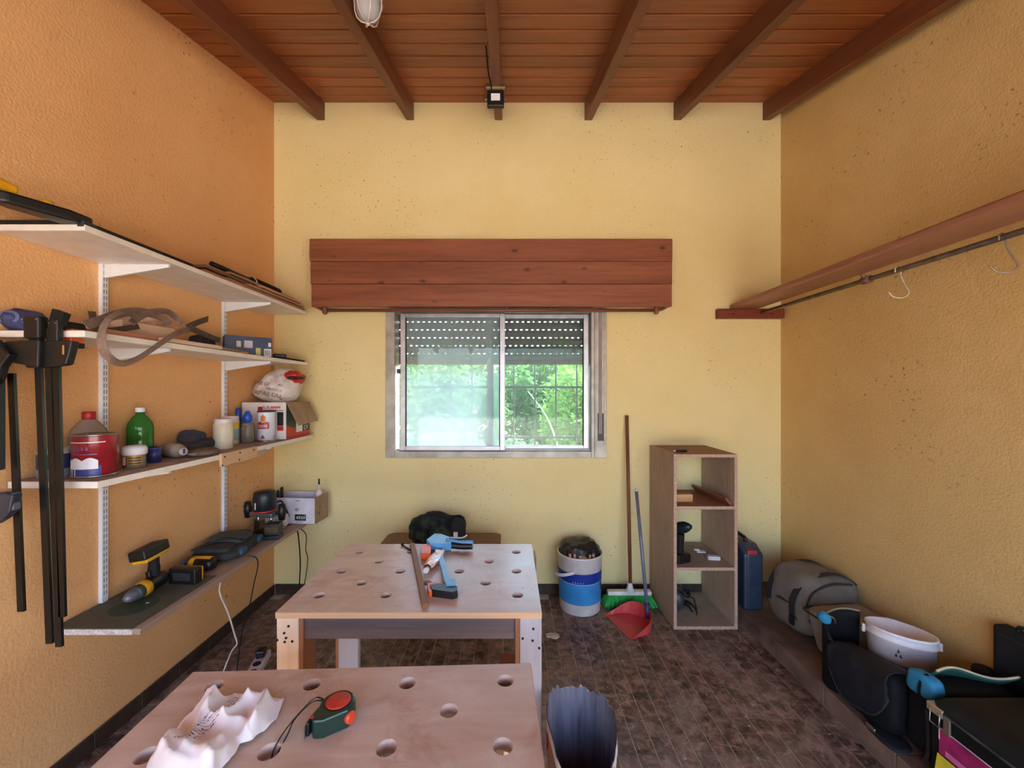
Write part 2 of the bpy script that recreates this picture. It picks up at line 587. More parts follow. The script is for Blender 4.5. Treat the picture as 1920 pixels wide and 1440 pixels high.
# ---- ceiling: sloping roof deck, tongue-and-groove boards and rafters
ang = math.atan(SLOPE)
CA, SA = math.cos(ang), math.sin(ang)
Mc = frame((0, WALL_Y, CEIL_B), (1, 0, 0), (0, -SA, CA))   # local x = room x, local -y = down the slope towards the front
M_DECK = plain('roof_deck', (44, 30, 24), 0.9)
b = MB(); b.box(XL - 0.25, XR + 0.25, -4.7, 0.22, 0.021, 0.08, M=Mc)
ceiling = struct(b.build('ceiling', M_DECK))
PWID = 0.1185
pb = MB()
pb.add(*(lambda prof: ([(x, y, z) for x in (XL - 0.02, XR + 0.02) for (y, z) in prof],
        [tuple(range(len(prof))), tuple(range(2 * len(prof) - 1, len(prof) - 1, -1))] + [(i, (i + 1) % len(prof), len(prof) + (i + 1) % len(prof), len(prof) + i) for i in range(len(prof))]))
       ([(-0.0540, 0.022), (-0.0540, 0.003), (-0.0515, 0.0), (0.0515, 0.0), (0.0540, 0.003), (0.0540, 0.022)]))
plank_me = pb.mesh('plank'); plank_me.materials.append(M_PLANK)
for i in range(37):
    o = link('plank', plank_me, ceiling)
    o.matrix_world = Mc @ Matrix.Translation((0, -PWID * (i + 0.44), 0))
RAFT_X = [(602 - 955) / F_PX * WALL_Y, (769 - 955) / F_PX * WALL_Y, (935 - 955) / F_PX * WALL_Y, (1103 - 955) / F_PX * WALL_Y, (1270 - 955) / F_PX * WALL_Y, (1437 - 955) / F_PX * WALL_Y]
RAFT_W, RAFT_H = 0.052, 0.118
for x in RAFT_X:
    b = MB(); b.box(-RAFT_W / 2, RAFT_W / 2, -4.6, -0.001, -RAFT_H, 0.004, 0.003, 1)
    o = b.build('rafter', M_RAFT, ceiling)
    o.matrix_world = Mc @ Matrix.Translation((x, 0, 0))

# ---- ground outside: garden behind the back wall, pale paving in front of the open side
def ground_mat():
    t = NT('garden_soil')
    v = t.map()
    f = t.noise(v, 2.2, 6, 0.6)
    t.set(color=t.ramp(f, [(0.3, (90, 104, 62)), (0.5, (140, 132, 104)), (0.7, (170, 158, 132))]), rough=0.95)
    t.bump(t.noise(v, 30, 4), 0.4, 0.02)
    return t.m
M_GROUND = ground_mat()
b = MB(); b.box(-14, 14, WALL_Y + 0.2, 20, -0.3, 0.02)
struct(b.build('garden_ground', M_GROUND))
b = MB(); b.box(-14, 14, -16, -1.75, -0.3, -0.03)
b.box(-14, XL - 0.2, -1.75, WALL_Y + 0.2, -0.3, -0.03); b.box(XR + 0.2, 14, -1.75, WALL_Y + 0.2, -0.3, -0.03)
struct(b.build('yard_paving', plain('pale_paving', (196, 186, 170), 0.9, 0, 0.1, 2)))

# ---- window: aluminium sliding window
window = struct(thing('window_1', 'aluminium sliding window half covered by a grey roller shutter', 'window', (0, WALL_Y, 0)))
del window['category']
def wx(px): return (px - 955) / F_PX * WALL_Y
def wz(py): return 1.40 + (734 - py) / F_PX * WALL_Y
b = MB()   # outer frame, set into the wall and standing 12 mm proud
FX0, FX1, FZ0, FZ1 = wx(724), wx(1136), wz(858), wz(578)
fx0, fx1, fz0, fz1 = wx(741), wx(1108), wz(846), wz(586)
y0, y1 = -0.012, 0.11
b.box(FX0, fx0, y0, y1, FZ0, FZ1, 0.002, 1); b.box(fx1, wx(1114), y0, y1, FZ0, FZ1, 0.002, 1)
b.box(fx0, fx1, y0, y1, FZ0, fz0, 0.002, 1); b.box(fx0, fx1, y0, y1, fz1, FZ1, 0.002, 1)
b.box(fx0, fx1, 0.052, 0.056, fz0, fz0 + 0.012); b.box(fx0, fx1, 0.02, 0.024, fz0, fz0 + 0.012)
b.build('frame', M_ALUDIRTY, window)
b = MB(); b.box(wx(1114), FX1, -0.016, 0.10, FZ0, FZ1, 0.002, 1)
b.box(wx(1116.5), wx(1119), -0.022, -0.014, FZ0 + 0.05, FZ1); b.box(wx(1131), wx(1133.5), -0.022, -0.014, FZ0 + 0.05, FZ1)
sg = b.build('strap_guide', M_ALUDIRTY, window)
b = MB(); b.box(wx(1118.5), wx(1132), -0.019, -0.015, wz(826), wz(775))
b.build('strap_slot', M_BLACK, sg)
b = MB(); b.box(wx(1121.5), wx(1127.5), -0.021, -0.018, wz(813), FZ1)
b.build('strap', plain('strap_webbing', (150, 138, 132), 0.8), sg)

def glass_mat(name, dust, dcol, tint=(235, 246, 244), ior=1.5):
    t = NT(name)
    tr = t.n('BsdfTransparent'); tr.inputs[0].default_value = s2l(tint)
    gl = t.n('BsdfGlossy'); gl.inputs['Roughness'].default_value = 0.02
    fr = t.n('Fresnel'); fr.inputs[0].default_value = ior
    mx = t.n('MixShader'); t.l(fr.outputs[0], mx.inputs[0]); t.l(tr.outputs[0], mx.inputs[1]); t.l(gl.outputs[0], mx.inputs[2])
    df = t.n('BsdfDiffuse'); df.inputs[0].default_value = s2l(dcol)
    tl = t.n('BsdfTranslucent'); tl.inputs[0].default_value = s2l(dcol)
    md = t.n('MixShader'); md.inputs[0].default_value = 0.5
    t.l(df.outputs[0], md.inputs[1]); t.l(tl.outputs[0], md.inputs[2])
    f = t.noise(t.map(), 3.5, 4)
    dm = t.math('MULTIPLY', t.ramp(f, [(0.3, (0.7, 0.7, 0.7, 1)), (0.7, (1, 1, 1, 1))]), dust)
    m2 = t.n('MixShader'); t.l(dm, m2.inputs[0]); t.l(mx.outputs[0], m2.inputs[1]); t.l(md.outputs[0], m2.inputs[2])
    t.l(m2.outputs[0], t.out.inputs['Surface'])
    return t.m
M_GLASS_DUST_GLARE = glass_mat('dusty_glare_glass', 0.37, (206, 226, 236))  # dust film, tinted pale blue to carry the sky's reflection too
M_GLASS = glass_mat('window_glass', 0.05, (220, 232, 236), ior=1.28)
def sash(name_lbl, x0, x1, y, glass, zt):
    z0, z1 = fz0 + 0.004, zt
    b = MB()
    st = 0.036
    b.box(x0, x0 + st, y, y + 0.024, z0, z1, 0.002, 1); b.box(x1 - st, x1, y, y + 0.024, z0, z1, 0.002, 1)
    b.box(x0 + st, x1 - st, y, y + 0.024, z0, z0 + 0.03, 0.002, 1); b.box(x0 + st, x1 - st, y, y + 0.024, z1 - 0.03, z1, 0.002, 1)
    s = b.build('sash', M_ALU, window, name_lbl)
    b = MB(); b.box(x0 + st - 0.004, x1 - st + 0.004, y + 0.010, y + 0.014, z0 + 0.026, z1 - 0.026)
    b.build('pane', glass, s)
    b = MB(); b.box(x0 + st - 0.003, x0 + st + 0.005, y + 0.004, y + 0.02, z0 + 0.03, z1 - 0.03); b.box(x1 - st - 0.005, x1 - st + 0.003, y + 0.004, y + 0.02, z0 + 0.03, z1 - 0.03)
    b.build('gasket', M_BLACK2, s)
    return s
sash('sash with dusty pane, slid slightly open', wx(750), wx(947), 0.006, M_GLASS_DUST_GLARE, fz1 - 0.004)
sash('sash with clear pane', wx(912), wx(1106), 0.040, M_GLASS, fz1 - 0.004)
b = MB(); b.box(wx(744), wx(750), 0.0, 0.03, wz(700), wz(692), 0.002)
b.build('latch', M_BLACK, window)

# roller shutter, let down over the top third: convex slats with light slots
M_SLAT = plain('grey_shutter_slat', (112, 104, 106), 0.6, 0, 0.1, 30)
shutter = thing('roller_shutter', '', '', (0, 0.135, 0)); shutter.parent = window
del shutter['label']; del shutter['category']
SH = 0.0575
zbot = wz(676) - 0.02
sx0, sx1 = WIN_X0 - 0.03, WIN_X1 + 0.04
sb = MB(); prof = []
for k in range(7):
    a = -0.5 + k / 6
    prof.append((-0.010 * math.cos(a * PI) , a * (SH - 0.008)))
sb.grid(lambda u, v: (sx0 + (sx1 - sx0) * u, prof[int(round(v * 6))][0], prof[int(round(v * 6))][1]), 1, 6, False)
sb.box(sx0, sx1, 0.0, 0.003, -SH / 2 + 0.004, SH / 2 - 0.004)
slat_me = sb.mesh('slat'); slat_me.materials.append(M_SLAT)
lb = MB()  # bridges between slots (the gaps between them are the light slots)
x = sx0
while x < sx1:
    lb.box(x, x + 0.024, -0.002, 0.002, -0.005, 0.005); x += 0.040
link_me = lb.mesh('slat_link'); link_me.materials.append(M_SLAT)
for i in range(8):
    z = zbot + SH * (i + 0.9)
    link('slat', slat_me, shutter, loc=(0, 0, z))
    if i > 0:
        link('slat_link', link_me, shutter, loc=(0.012 * (i % 2), 0, z - SH / 2))
b = MB(); b.box(sx0, sx1, -0.012, 0.012, zbot, zbot + 0.033, 0.004)
b.build('bottom_rail', plain('shutter_rail', (104, 82, 84), 0.5), shutter)

# steel grille outside the window
M_BAR = plain('painted_grille_bar', (92, 92, 96), 0.5, 0.4)
grille = thing('window_grille', 'thin steel bar grille fixed outside the sliding window', 'grille', (0, WALL_Y + 0.205, 0.90))
gy = 0.03; gs = WALL_Y + 0.235
for k in range(-4, 5):
    x = ((1003 + 39.3 * k) - 955) / F_PX * gs
    if WIN_X0 - 0.03 < x < WIN_X1 + 0.05:
        b = MB(); b.cyl((x, gy, 0.02), (x, gy, 1.15), 0.006, n=8); b.build('bar', M_BAR, grille)
for py in (726, 820):
    z = 1.40 + (734 - py) / F_PX * gs - 0.90
    b = MB(); b.box(WIN_X0 - 0.06, WIN_X1 + 0.08, gy - 0.004, gy + 0.004, z - 0.008, z + 0.008); b.build('flat_bar', M_BAR, grille)
for x in (WIN_X0 - 0.055, WIN_X1 + 0.075):
    b = MB(); b.box(x - 0.01, x + 0.01, -0.005, gy + 0.006, 0.0, 1.17, 0.002, 1); b.build('side_post', M_BAR, grille)

# ---- garden planting seen through the window
def leaf_mat(name, c1, c2):
    t = NT(name)
    geo = t.n('NewGeometry')
    f = t.noise(geo.outputs['Position'], 5, 4, 0.7)
    col = t.ramp(f, [(0.3, c1), (0.7, c2)])
    t.set(color=col, rough=0.5, spec=0.3)
    tl = t.n('BsdfTranslucent'); t.l(col, tl.inputs[0])
    mx = t.n('MixShader'); mx.inputs[0].default_value = 0.4
    t.l(t.b.outputs[0], mx.inputs[1]); t.l(tl.outputs[0], mx.inputs[2]); t.l(mx.outputs[0], t.out.inputs['Surface'])
    return t.m
M_LEAF = [leaf_mat('bright_leaves', (86, 128, 60), (146, 186, 96)), leaf_mat('mid_leaves', (64, 108, 58), (122, 164, 98)), leaf_mat('blue_green_leaves', (66, 112, 88), (120, 160, 124))]
M_BARK = plain('bark', (116, 96, 84), 0.9, 0, 0.2, 12)
def shrub(name, label, x, y, h, r, nleaf, mi, seed, ls=0.05, z0=0.15, group=None):
    rn = random.Random(seed)
    t = thing(name, label, 'shrub', (x, y, 0.02), 0, group)
    sb = MB()
    for k in range(7):
        a = rn.uniform(0, 2 * PI); rr = rn.uniform(0.2, 0.8) * r
        sb.tube(bez([(0.05 * math.cos(a), 0.05 * math.sin(a), -0.02), (rr * 0.4 * math.cos(a), rr * 0.4 * math.sin(a), h * 0.45), (rr * math.cos(a), rr * math.sin(a), h * rn.uniform(0.75, 0.95))], 4), [0.022] * 5 + [0.012] * 4, 5)
    sb.build('stem', M_BARK, t)
    lb = MB()
    for k in range(nleaf):
        d = Vector((rn.gauss(0, 1), rn.gauss(0, 1), rn.gauss(0, 1))).normalized() * (rn.random() ** 0.4)
        c = Vector((d.x * r, d.y * r, z0 + (h - z0) * (0.5 + 0.5 * d.z)))
        c += Vector((mnoise.noise(c * 2 + Vector((seed, 0, 0))), mnoise.noise(c * 2 + Vector((0, seed, 0))), mnoise.noise(c * 2 + Vector((0, 0, seed))))) * 0.25 * r
        c.z = max(c.z, 0.03)
        a = Vector((rn.gauss(0, 1), rn.gauss(0, 1), rn.gauss(0, 0.6))).normalized(); n = a.orthogonal().normalized()
        n = Matrix.Rotation(rn.uniform(0, 2 * PI), 3, a) @ n
        s = ls * rn.uniform(0.6, 1.3)
        lb.add([c - a * s, c + n * s * 0.45, c + a * s, c - n * s * 0.45], [(0, 1, 2), (0, 2, 3)])
    lb.build('foliage', M_LEAF[mi], t, kind='stuff')
    return t
shrub('garden_shrub', 'bright green loose shrub just behind the window grille', 1.05, 5.6, 1.95, 0.60, 3600, 0, 1, 0.055)
shrub('garden_shrub', 'mid green shrub filling the garden behind the dusty pane', -0.95, 6.0, 2.0, 0.95, 5500, 1, 2, 0.06)
shrub('garden_shrub', 'wide pale green shrub beyond the end of the strap guide', 2.95, 6.6, 2.1, 0.95, 4000, 0, 3, 0.06)
shrub('garden_shrub', 'low blue green shrub at the foot of the curved frond', 0.1, 4.9, 0.85, 0.38, 1800, 2, 4, 0.04, 0.05)
shrub('garden_shrub', 'low blue green shrub under the bright loose shrub', 1.15, 4.5, 0.80, 0.36, 1800, 2, 5, 0.04, 0.05)
shrub('garden_shrub', 'dense green shrub behind the curved frond', 0.55, 7.9, 2.25, 0.95, 6000, 1, 6, 0.075)
for k, (x, lab) in enumerate(((-5.2, 'far hedge shrub behind the dusty pane'), (-1.75, 'deep green backdrop shrub at the far end of the garden'), (1.7, 'far olive backdrop shrub behind the dense one'), (5.15, 'far hedge shrub behind the wide pale one'))):
    shrub('garden_shrub', lab, x, 11.4 + 0.2 * (k % 2), 2.75, 1.38, 6000, (1, 1, 0, 1)[k], 20 + k, 0.13)
b = MB()
b.tube(bez([(0.62, 4.6, 0.0), (0.60, 4.62, 0.55), (0.46, 4.66, 1.05), (0.22, 4.7, 1.40)], 8), [0.015 - 0.0004 * i for i in range(25)], 6)
tag(b.build('curved_frond', plain('pale_frond', (150, 162, 150), 0.6)), 'pale bare frond arching up outside the window grille', 'frond')
# ================================================================== FIXTURES ON WALLS AND CEILING
# ---- pelmet box over the window
pelmet = thing('pelmet_box', 'dark stained pine pelmet box of three boards above the window', 'pelmet', (0, WALL_Y, 1.955))
PX0, PX1, PD = -1.31, 1.069, 0.15
hb = 0.447 / 3
for k in range(3):
    b = MB(); e = 0.006 * (2 - k)
    b.box(PX0 + e, PX1 - e * 0.3, -PD - 0.004 * (2 - k) * 0.0, -PD + 0.020, k * hb + 0.0012, (k + 1) * hb - 0.0012, 0.0025, 1)
    b.build('board', M_PELMET, pelmet)
for x in (PX0 + 0.012, PX1 - 0.030):
    b = MB(); b.box(x, x + 0.018, -PD + 0.020, 0, 0.002, 0.445); b.build('end_board', M_PELMET, pelmet)
b = MB(); b.box(PX0 + 0.03, PX1 - 0.03, -PD + 0.02, 0, 0.427, 0.445); b.build('top_board', M_PELMET, pelmet)
b = MB(); b.cyl((PX0 + 0.07, -0.09, -0.012), (PX1 - 0.07, -0.09, -0.012), 0.011, n=10)
b.build('curtain_rod', M_PELMET, pelmet)
for x in (PX0 + 0.075, -0.02, 0.28, PX1 - 0.085):
    b = MB(); big = abs(x) > 0.5
    b.cyl((x, -0.09, -0.012 - (0.014 if big else 0.0)), (x, -0.09, 0.02), 0.016 if big else 0.006, n=10)
    if big: b.ball((x, -0.09, -0.022), 0.018)
    b.build('rod_support', M_PELMET, pelmet)

# ---- cleat, plank shelf and clothes rod on the right
cleat = thing('wall_cleat', 'short dark red wooden cleat screwed to the yellow wall under the plank', 'cleat', (1.65, WALL_Y, 1.90))
b = MB(); b.box(-0.225, 0.229, -0.040, 0, 0, 0.065, 0.003, 1); b.build('block', wood('dark_cleat_wood', (128, 62, 44), (96, 42, 30), 0, 0.45, 14), cleat)
for x in (-0.12, 0.14):
    b = MB(); b.cyl((x, -0.042, 0.03), (x, -0.038, 0.03), 0.005, n=10); b.build('screw', M_SCREW, cleat)
b = MB(); b.box(1.520, 1.706, 0.35, WALL_Y, 1.965, 2.000, 0.012, 4, smooth=False)
tag(b.build('plank_shelf', M_CEDAR), 'long round-edged varnished plank carried by the wall cleat', 'shelf')
rod = thing('hanging_rod', 'thin dull metal rod running under the long plank', 'rod', (1.72, 0, 1.9375))
b = MB(); b.cyl((0, 0.35, 0), (0, WALL_Y - 0.02, 0.0), 0.0115, n=14); b.build('pipe', M_RUSTROD, rod)
b = MB(); b.cyl((0, 1.905, 0), (0, 1.945, 0), 0.0185, n=14); b.cyl((0, 1.925, 0), (-0.03, 1.925, 0.036), 0.009, n=10)
b.build('clamp_ring', plain('brown_clip', (118, 82, 70), 0.5), rod)
M_HOOK = plain('pale_hook_wire', (206, 196, 186), 0.4, 0.3)
for Y, lab, mat, k in ((1.770, 'white wire s-hook hung on the rod near its clip', M_HOOK, 1.0), (1.395, 'grey wire s-hook hung alone further along the rod', plain('grey_hook_wire', (150, 138, 128), 0.4, 0.6), 1.0)):
    b = MB()
    pts = [(-0.012, 0, -0.010), (-0.0125, 0, 0.006), (0, 0, 0.0145), (0.0125, 0.002, 0.006), (0.014, 0.0, -0.03), (0.022, -0.012, -0.075), (0.028, -0.02, -0.105), (0.012, -0.012, -0.125), (-0.016, 0.004, -0.118), (-0.030, 0.012, -0.095)]
    b.tube(bez([(x * k, y * k, z * k) for x, y, z in pts], 6), 0.0026, 8)
    tag(b.build('wire_hook', mat, loc=(1.72, Y, 1.9375)), lab, 'hook')

# ---- small floodlight under the middle rafter
yF = 2.30
zr = zc(yF) - RAFT_H / CA
fl = thing('floodlight', 'small black floodlight with white diffuser under the middle rafter', 'floodlight', (RAFT_X[2] - 0.005, yF, zr))
b = MB(); b.box(-0.048, 0.048, -0.014, 0.014, -0.118, -0.026, 0.005); b.build('housing', M_BLACK, fl)
b = MB(); b.box(-0.026, 0.026, -0.0165, -0.012, -0.088, -0.048, 0.001, 1); b.build('diffuser', plain('white_diffuser', (236, 236, 240), 0.4, 0, 0.02), fl)
b = MB(); b.box(-0.058, -0.054, -0.008, 0.008, -0.075, 0.002); b.box(0.054, 0.058, -0.008, 0.008, -0.075, 0.002); b.box(-0.058, 0.058, -0.008, 0.008, -0.004, 0.012)
for x in (-0.06, 0.06): b.cyl((x * 0.78, 0, -0.07), (x * 1.05, 0, -0.07), 0.006, n=8)
b.build('bracket', M_STEEL, fl)
b = MB(); b.tube(bez([(-0.02, 0.012, -0.03), (-0.028, -0.03, 0.0), (-0.034, -0.12, -0.02), (-0.036, -0.20, -0.03), (-0.042, -0.24, 0.03)], 6), 0.004, 6); b.build('cable', M_BLACK2, fl)

# ---- caged bulkhead lamp on the ceiling boards
yL = 1.646; xL = (690 - 955) / F_PX * yL
bl = thing('bulkhead_lamp', 'white jar-shaped bulkhead lamp hanging from the ceiling boards', 'lamp', (xL, yL, zc(yL)))
b = MB(); b.cyl((0, 0, 0.004), (0, 0, -0.045), 0.052, 0.052, n=24); b.lathe([(0.052, -0.045), (0.058, -0.05), (0.058, -0.062), (0.05, -0.066)], 24); b.build('base', plain('aged_white_plastic', (222, 216, 212), 0.5), bl)
def frost():
    t = NT('frosted_lamp_glass'); t.set(color=(232, 232, 238), rough=0.25, trans=0.55, ior=1.3); return t.m
b = MB(); b.lathe([(0.047, -0.06), (0.05, -0.09), (0.049, -0.125), (0.042, -0.15), (0.026, -0.168), (0.0, -0.175)], 24); b.build('glass_jar', frost(), bl)
b = MB()
for k in range(6):
    a = k * PI / 3
    b.tube([(r * math.cos(a), r * math.sin(a), z) for r, z in ((0.057, -0.058), (0.056, -0.10), (0.054, -0.13), (0.045, -0.158), (0.026, -0.176), (0.0, -0.182))], 0.0028, 6)
b.lathe([(0.056, -0.096), (0.0585, -0.099), (0.056, -0.102)], 24); b.ball((0, 0, -0.184), 0.007)
b.build('cage', plain('cage_wire', (214, 198, 188), 0.5), bl)

# ================================================================== WORKBENCHES
def ply():
    t = NT('worn_birch_ply')
    v = t.map()
    f = t.noise(t.map((2.2, 9, 9)), 1.6, 6, 0.62, 0.8)
    col = t.ramp(f, [(0.25, (186, 154, 136)), (0.55, (202, 176, 162)), (0.8, (216, 196, 186))])
    st = t.ramp(t.noise(v, 4.5, 5, 0.7, 1.0), [(0.52, (0, 0, 0, 1)), (0.75, (1, 1, 1, 1))])
    col = t.mix(t.math('MULTIPLY', st, 0.75), col, (158, 112, 86))
    vo = t.n('TexVoronoi'); vo.inputs['Scale'].default_value = 24; t.l(t.map((1, 1, 0)), vo.inputs['Vector'])
    sp = t.ramp(vo.outputs['Distance'], [(0.05, (1, 1, 1, 1)), (0.14, (0, 0, 0, 1))])
    mk = t.ramp(t.noise(t.map((1, 1, 1), loc=(3, 5, 1)), 5, 3, 0.6), [(0.52, (0, 0, 0, 1)), (0.6, (1, 1, 1, 1))])
    col = t.mix(t.math('MULTIPLY', t.mix(1.0, sp, mk, 'MULTIPLY'), 0.8), col, (96, 58, 46))
    pw = t.ramp(t.noise(t.map((1, 1, 1), loc=(9, 1, 2)), 6, 6, 0.75, 1.5), [(0.55, (0, 0, 0, 1)), (0.72, (1, 1, 1, 1))])
    col = t.mix(t.math('MULTIPLY', pw, 0.35), col, (226, 216, 214))
    t.set(color=col, rough=t.math('ADD', t.math('MULTIPLY', f, 0.25), 0.22), spec=0.5)
    t.bump(t.noise(t.map((4, 60, 60)), 1, 4), 0.06, 0.002)
    return t.m
M_PLY = ply()
M_PINE = wood('pale_pine', (236, 214, 190), (220, 190, 162), 2, 0.6, 16)
M_PINEX = wood('pale_pine_edge', (214, 172, 132), (190, 142, 104), 0, 0.6, 16)
M_GREYW = wood('weathered_grey_board', (116, 100, 98), (84, 70, 70), 0, 0.65, 14)
M_GREYL = wood('pale_grey_leg', (190, 184, 190), (164, 156, 162), 2, 0.6, 14)

def holed_top(x0, x1, y0, y1, z0, z1, holes, r, n=20):
    b = bmesh.new()
    loops = []
    ring = [(x0, y0), (x1, y0), (x1, y1), (x0, y1)]
    loops.append(ring)
    for hx, hy in holes:
        loops.append([(hx + r * math.cos(2 * PI * k / n), hy + r * math.sin(2 * PI * k / n)) for k in range(n)])
    mb = MB()
    edges = []
    for lp in loops:
        vs = [b.verts.new((x, y, z1)) for x, y in lp]
        for i in range(len(vs)): edges.append(b.edges.new((vs[i], vs[(i + 1) % len(vs)])))
    bmesh.ops.triangle_fill(b, use_beauty=True, use_dissolve=False, edges=edges)
    b.verts.index_update()
    tv = [v.co.copy() for v in b.verts]
    tf = [[v.index for v in f.verts] for f in b.faces]
    b.free()
    mb.add(tv, tf)
    mb.add([(v.x, v.y, z0) for v in tv], [f[::-1] for f in tf])
    for lp in loops:
        m = len(lp)
        vs = [(x, y, z1) for x, y in lp] + [(x, y, z0) for x, y in lp]
        mb.add(vs, [(i, (i + 1) % m, m + (i + 1) % m, m + i) for i in range(m)], m > 4)
    return mb

ZT = 0.68
# ---- rear workbench
wb = thing('workbench', 'small plywood workbench with dog holes holding the blue clamp', 'workbench', (-0.328, 1.596, 0))
ox, oy = -0.328, 1.596
rows = [(1.794, (-0.672, -0.438, -0.204, 0.031)), (1.695, (-0.554, -0.320, -0.086)), (1.602, (-0.6715, -0.436, -0.2008, 0.0288)), (1.505, (-0.556, -0.312, -0.089)), (1.4136, (-0.6715, -0.436, -0.2008, 0.0285))]
holes = [(x - ox, y - oy) for y, xs in rows for x in xs]
holed_top(-0.434, 0.434, -0.292, 0.292, ZT - 0.019, ZT, holes, 0.0205).build('top', M_PLY, wb)
b = MB(); b.box(-0.434, 0.434, -0.2935, -0.286, ZT - 0.0195, ZT - 0.0005); b.build('front_lipping', M_PINEX, wb)
def leg(parent, x0, x1, y0, y1, z1, mat, inner, side):
    b = MB(); b.box(x0, x1, y0, y0 + 0.030, 0, z1, 0.004, 2); L = b.build('leg', mat, parent)
    b = MB()
    if side < 0: b.box(x1 - 0.001, x1 + 0.014, y0 + 0.006, y1, 0, z1)
    else: b.box(x0 - 0.014, x0 + 0.001, y0 + 0.006, y1, 0, z1)
    b.build('leg_backing', inner, L)
    return L
M_LEGIN = wood('brown_leg_wood', (166, 112, 80), (134, 84, 58), 2, 0.6, 14)
l1 = leg(wb, -0.434, -0.363, -0.288, -0.20, ZT - 0.02, M_PINE, M_LEGIN, -1)
l2 = leg(wb, 0.362, 0.434, -0.288, -0.20, ZT - 0.02, M_GREYL, M_LEGIN, 1)
l3 = leg(wb, -0.434, -0.345, 0.185, 0.26, ZT - 0.02, M_GREYL, M_LEGIN, 1)
l4 = leg(wb, 0.362, 0.434, 0.185, 0.26, ZT - 0.02, M_PINE, M_LEGIN, -1)
for L, pts in ((l1, ((541, 1174), (533, 1187), (520, 1200), (536.5, 1196), (534, 1203.5), (548, 1202.5))), (l2, ((1000, 1179), (980, 1197), (998.7, 1201), (1011, 1215)))):
    for px, py in pts:
        p = P(px, py, 1.308)
        b = MB(); b.cyl((p.x - ox, -0.2895, p.z), (p.x - ox, -0.287, p.z), 0.0042, n=10); b.build('screw', M_SCREW, L)
b = MB(); b.box(-0.349, 0.362, -0.272, -0.250, ZT - 0.099, ZT - 0.02, 0.001, 1); b.build('apron', M_GREYW, wb)
b = MB(); b.box(-0.35, 0.362, 0.225, 0.245, ZT - 0.099, ZT - 0.02); b.build('apron', M_GREYW, wb)
for s in (-0.40, 0.385):
    b = MB(); b.box(s, s + 0.02, -0.255, 0.19, ZT - 0.099, ZT - 0.02); b.build('side_apron', M_GREYW, wb)
# ---- front workbench
rz = R(2.2)
fb = thing('workbench', 'small plywood workbench with dog holes holding white cloth and tape measure', 'workbench', (-0.3665, 0.751, 0), rz)
Mi = Matrix.Translation((-0.3665, 0.751, 0)) @ Matrix.Rotation(rz, 4, 'Z')
Minv = Mi.inverted()
hpts = [(402, 1285.5), (585.3, 1283), (764, 1280.5), (947.4, 1276), (841.6, 1332), (648, 1336), (447, 1340), (275, 1416), (504.7, 1409), (724.7, 1402), (943, 1398.7)]
holes = []
for px, py in hpts:
    w = P(px, py, 540.0 / (py - 734)); q = Minv @ w; holes.append((q.x, q.y))
for x in (-0.31, -0.075, 0.16, 0.37): holes.append((x, -0.12))
for x in (-0.37, -0.19, 0.04, 0.28): holes.append((x, -0.215))
FBW = 0.4335
holed_top(-FBW, FBW, -0.292, 0.292, ZT - 0.030, ZT, holes, 0.021).build('top', M_PLY, fb)
b = MB(); b.box(-FBW, FBW, 0.2915, 0.2935, ZT - 0.0295, ZT - 0.0005); b.box(FBW - 0.0005, FBW + 0.0015, -0.292, 0.292, ZT - 0.0295, ZT - 0.0005); b.build('lipping', M_PINEX, fb)
leg(fb, -0.43, -0.36, 0.20, 0.27, ZT - 0.03, M_PINE, M_LEGIN, -1)
leg(fb, 0.36, 0.43, 0.20, 0.27, ZT - 0.03, M_PINE, M_LEGIN, 1)
leg(fb, -0.43, -0.36, -0.28, -0.20, ZT - 0.03, M_PINE, M_LEGIN, -1)
leg(fb, 0.36, 0.43, -0.28, -0.20, ZT - 0.03, M_PINE, M_LEGIN, 1)
for yy in (0.24, -0.25):
    b = MB(); b.box(-0.34, 0.34, yy - 0.01, yy + 0.01, ZT - 0.11, ZT - 0.03); b.build('apron', M_GREYW, fb)
b = MB(); b.box(-0.046, 0.046, -0.045, 0.045, 0, 0.036, 0.003, 1)
tag(b.build('wood_block', wood('reddish_offcut', (160, 84, 60), (126, 60, 42), 0, 0.6, 14), loc=(0.0, 2.04, 0)), 'reddish timber offcut on the floor behind the bench holding the clamp', 'wood block')

# ---- things on the rear workbench
def T(px, py, z=ZT):
    Y = (1.40 - z) * F_PX / (py - 734)
    return P(px, py, Y)
a0, a1 = T(773, 1023), T(798, 1140)
d = (a1 - a0); L = d.length
st = MB(); st.box(-0.011, 0.011, 0, L, 0, 0.013, 0.002, 1)
o = tag(st.build('wood_stick', wood('brown_stick_wood', (150, 108, 72), (112, 74, 48), 1, 0.6, 20), loc=(a0.x, a0.y, ZT), rot=(0, 0, math.atan2(d.y, d.x) - PI / 2)), 'brown square wooden stick lying across the bench beside the clamp', 'stick')
p0, p1 = T(755, 1024), T(771, 1034)
b = MB(); b.cyl((p0.x, p0.y, ZT + 0.004), (p1.x, p1.y, ZT + 0.004), 0.0035, n=8); b.cyl((p0.x - 0.004, p0.y + 0.002, ZT + 0.0075), (p0.x, p0.y, ZT + 0.0075), 0.0075, n=8)
tag(b.build('bolt', M_DARKMETAL), 'dark bolt lying by the far end of the brown stick', 'bolt')
M_BLUE = plain('light_blue_plastic', (92, 156, 208), 0.35)
cl = thing('quick_clamp', 'light blue and black one-handed clamp with orange pads on the bench', 'clamp', T(830, 1075), 0)
o0 = cl.location.copy(); o0.z = ZT
def rel(px, py, z): return T(px, py, z) - o0
q0, q1 = rel(822, 1030, ZT + 0.018), rel(845, 1112, ZT + 0.018)
b = MB(); b.ribbon([q0, (q0 + q1) / 2, q1], (1, 0.2, 0), 0.020, 0.010); b.build('bar', M_BLUE, cl)
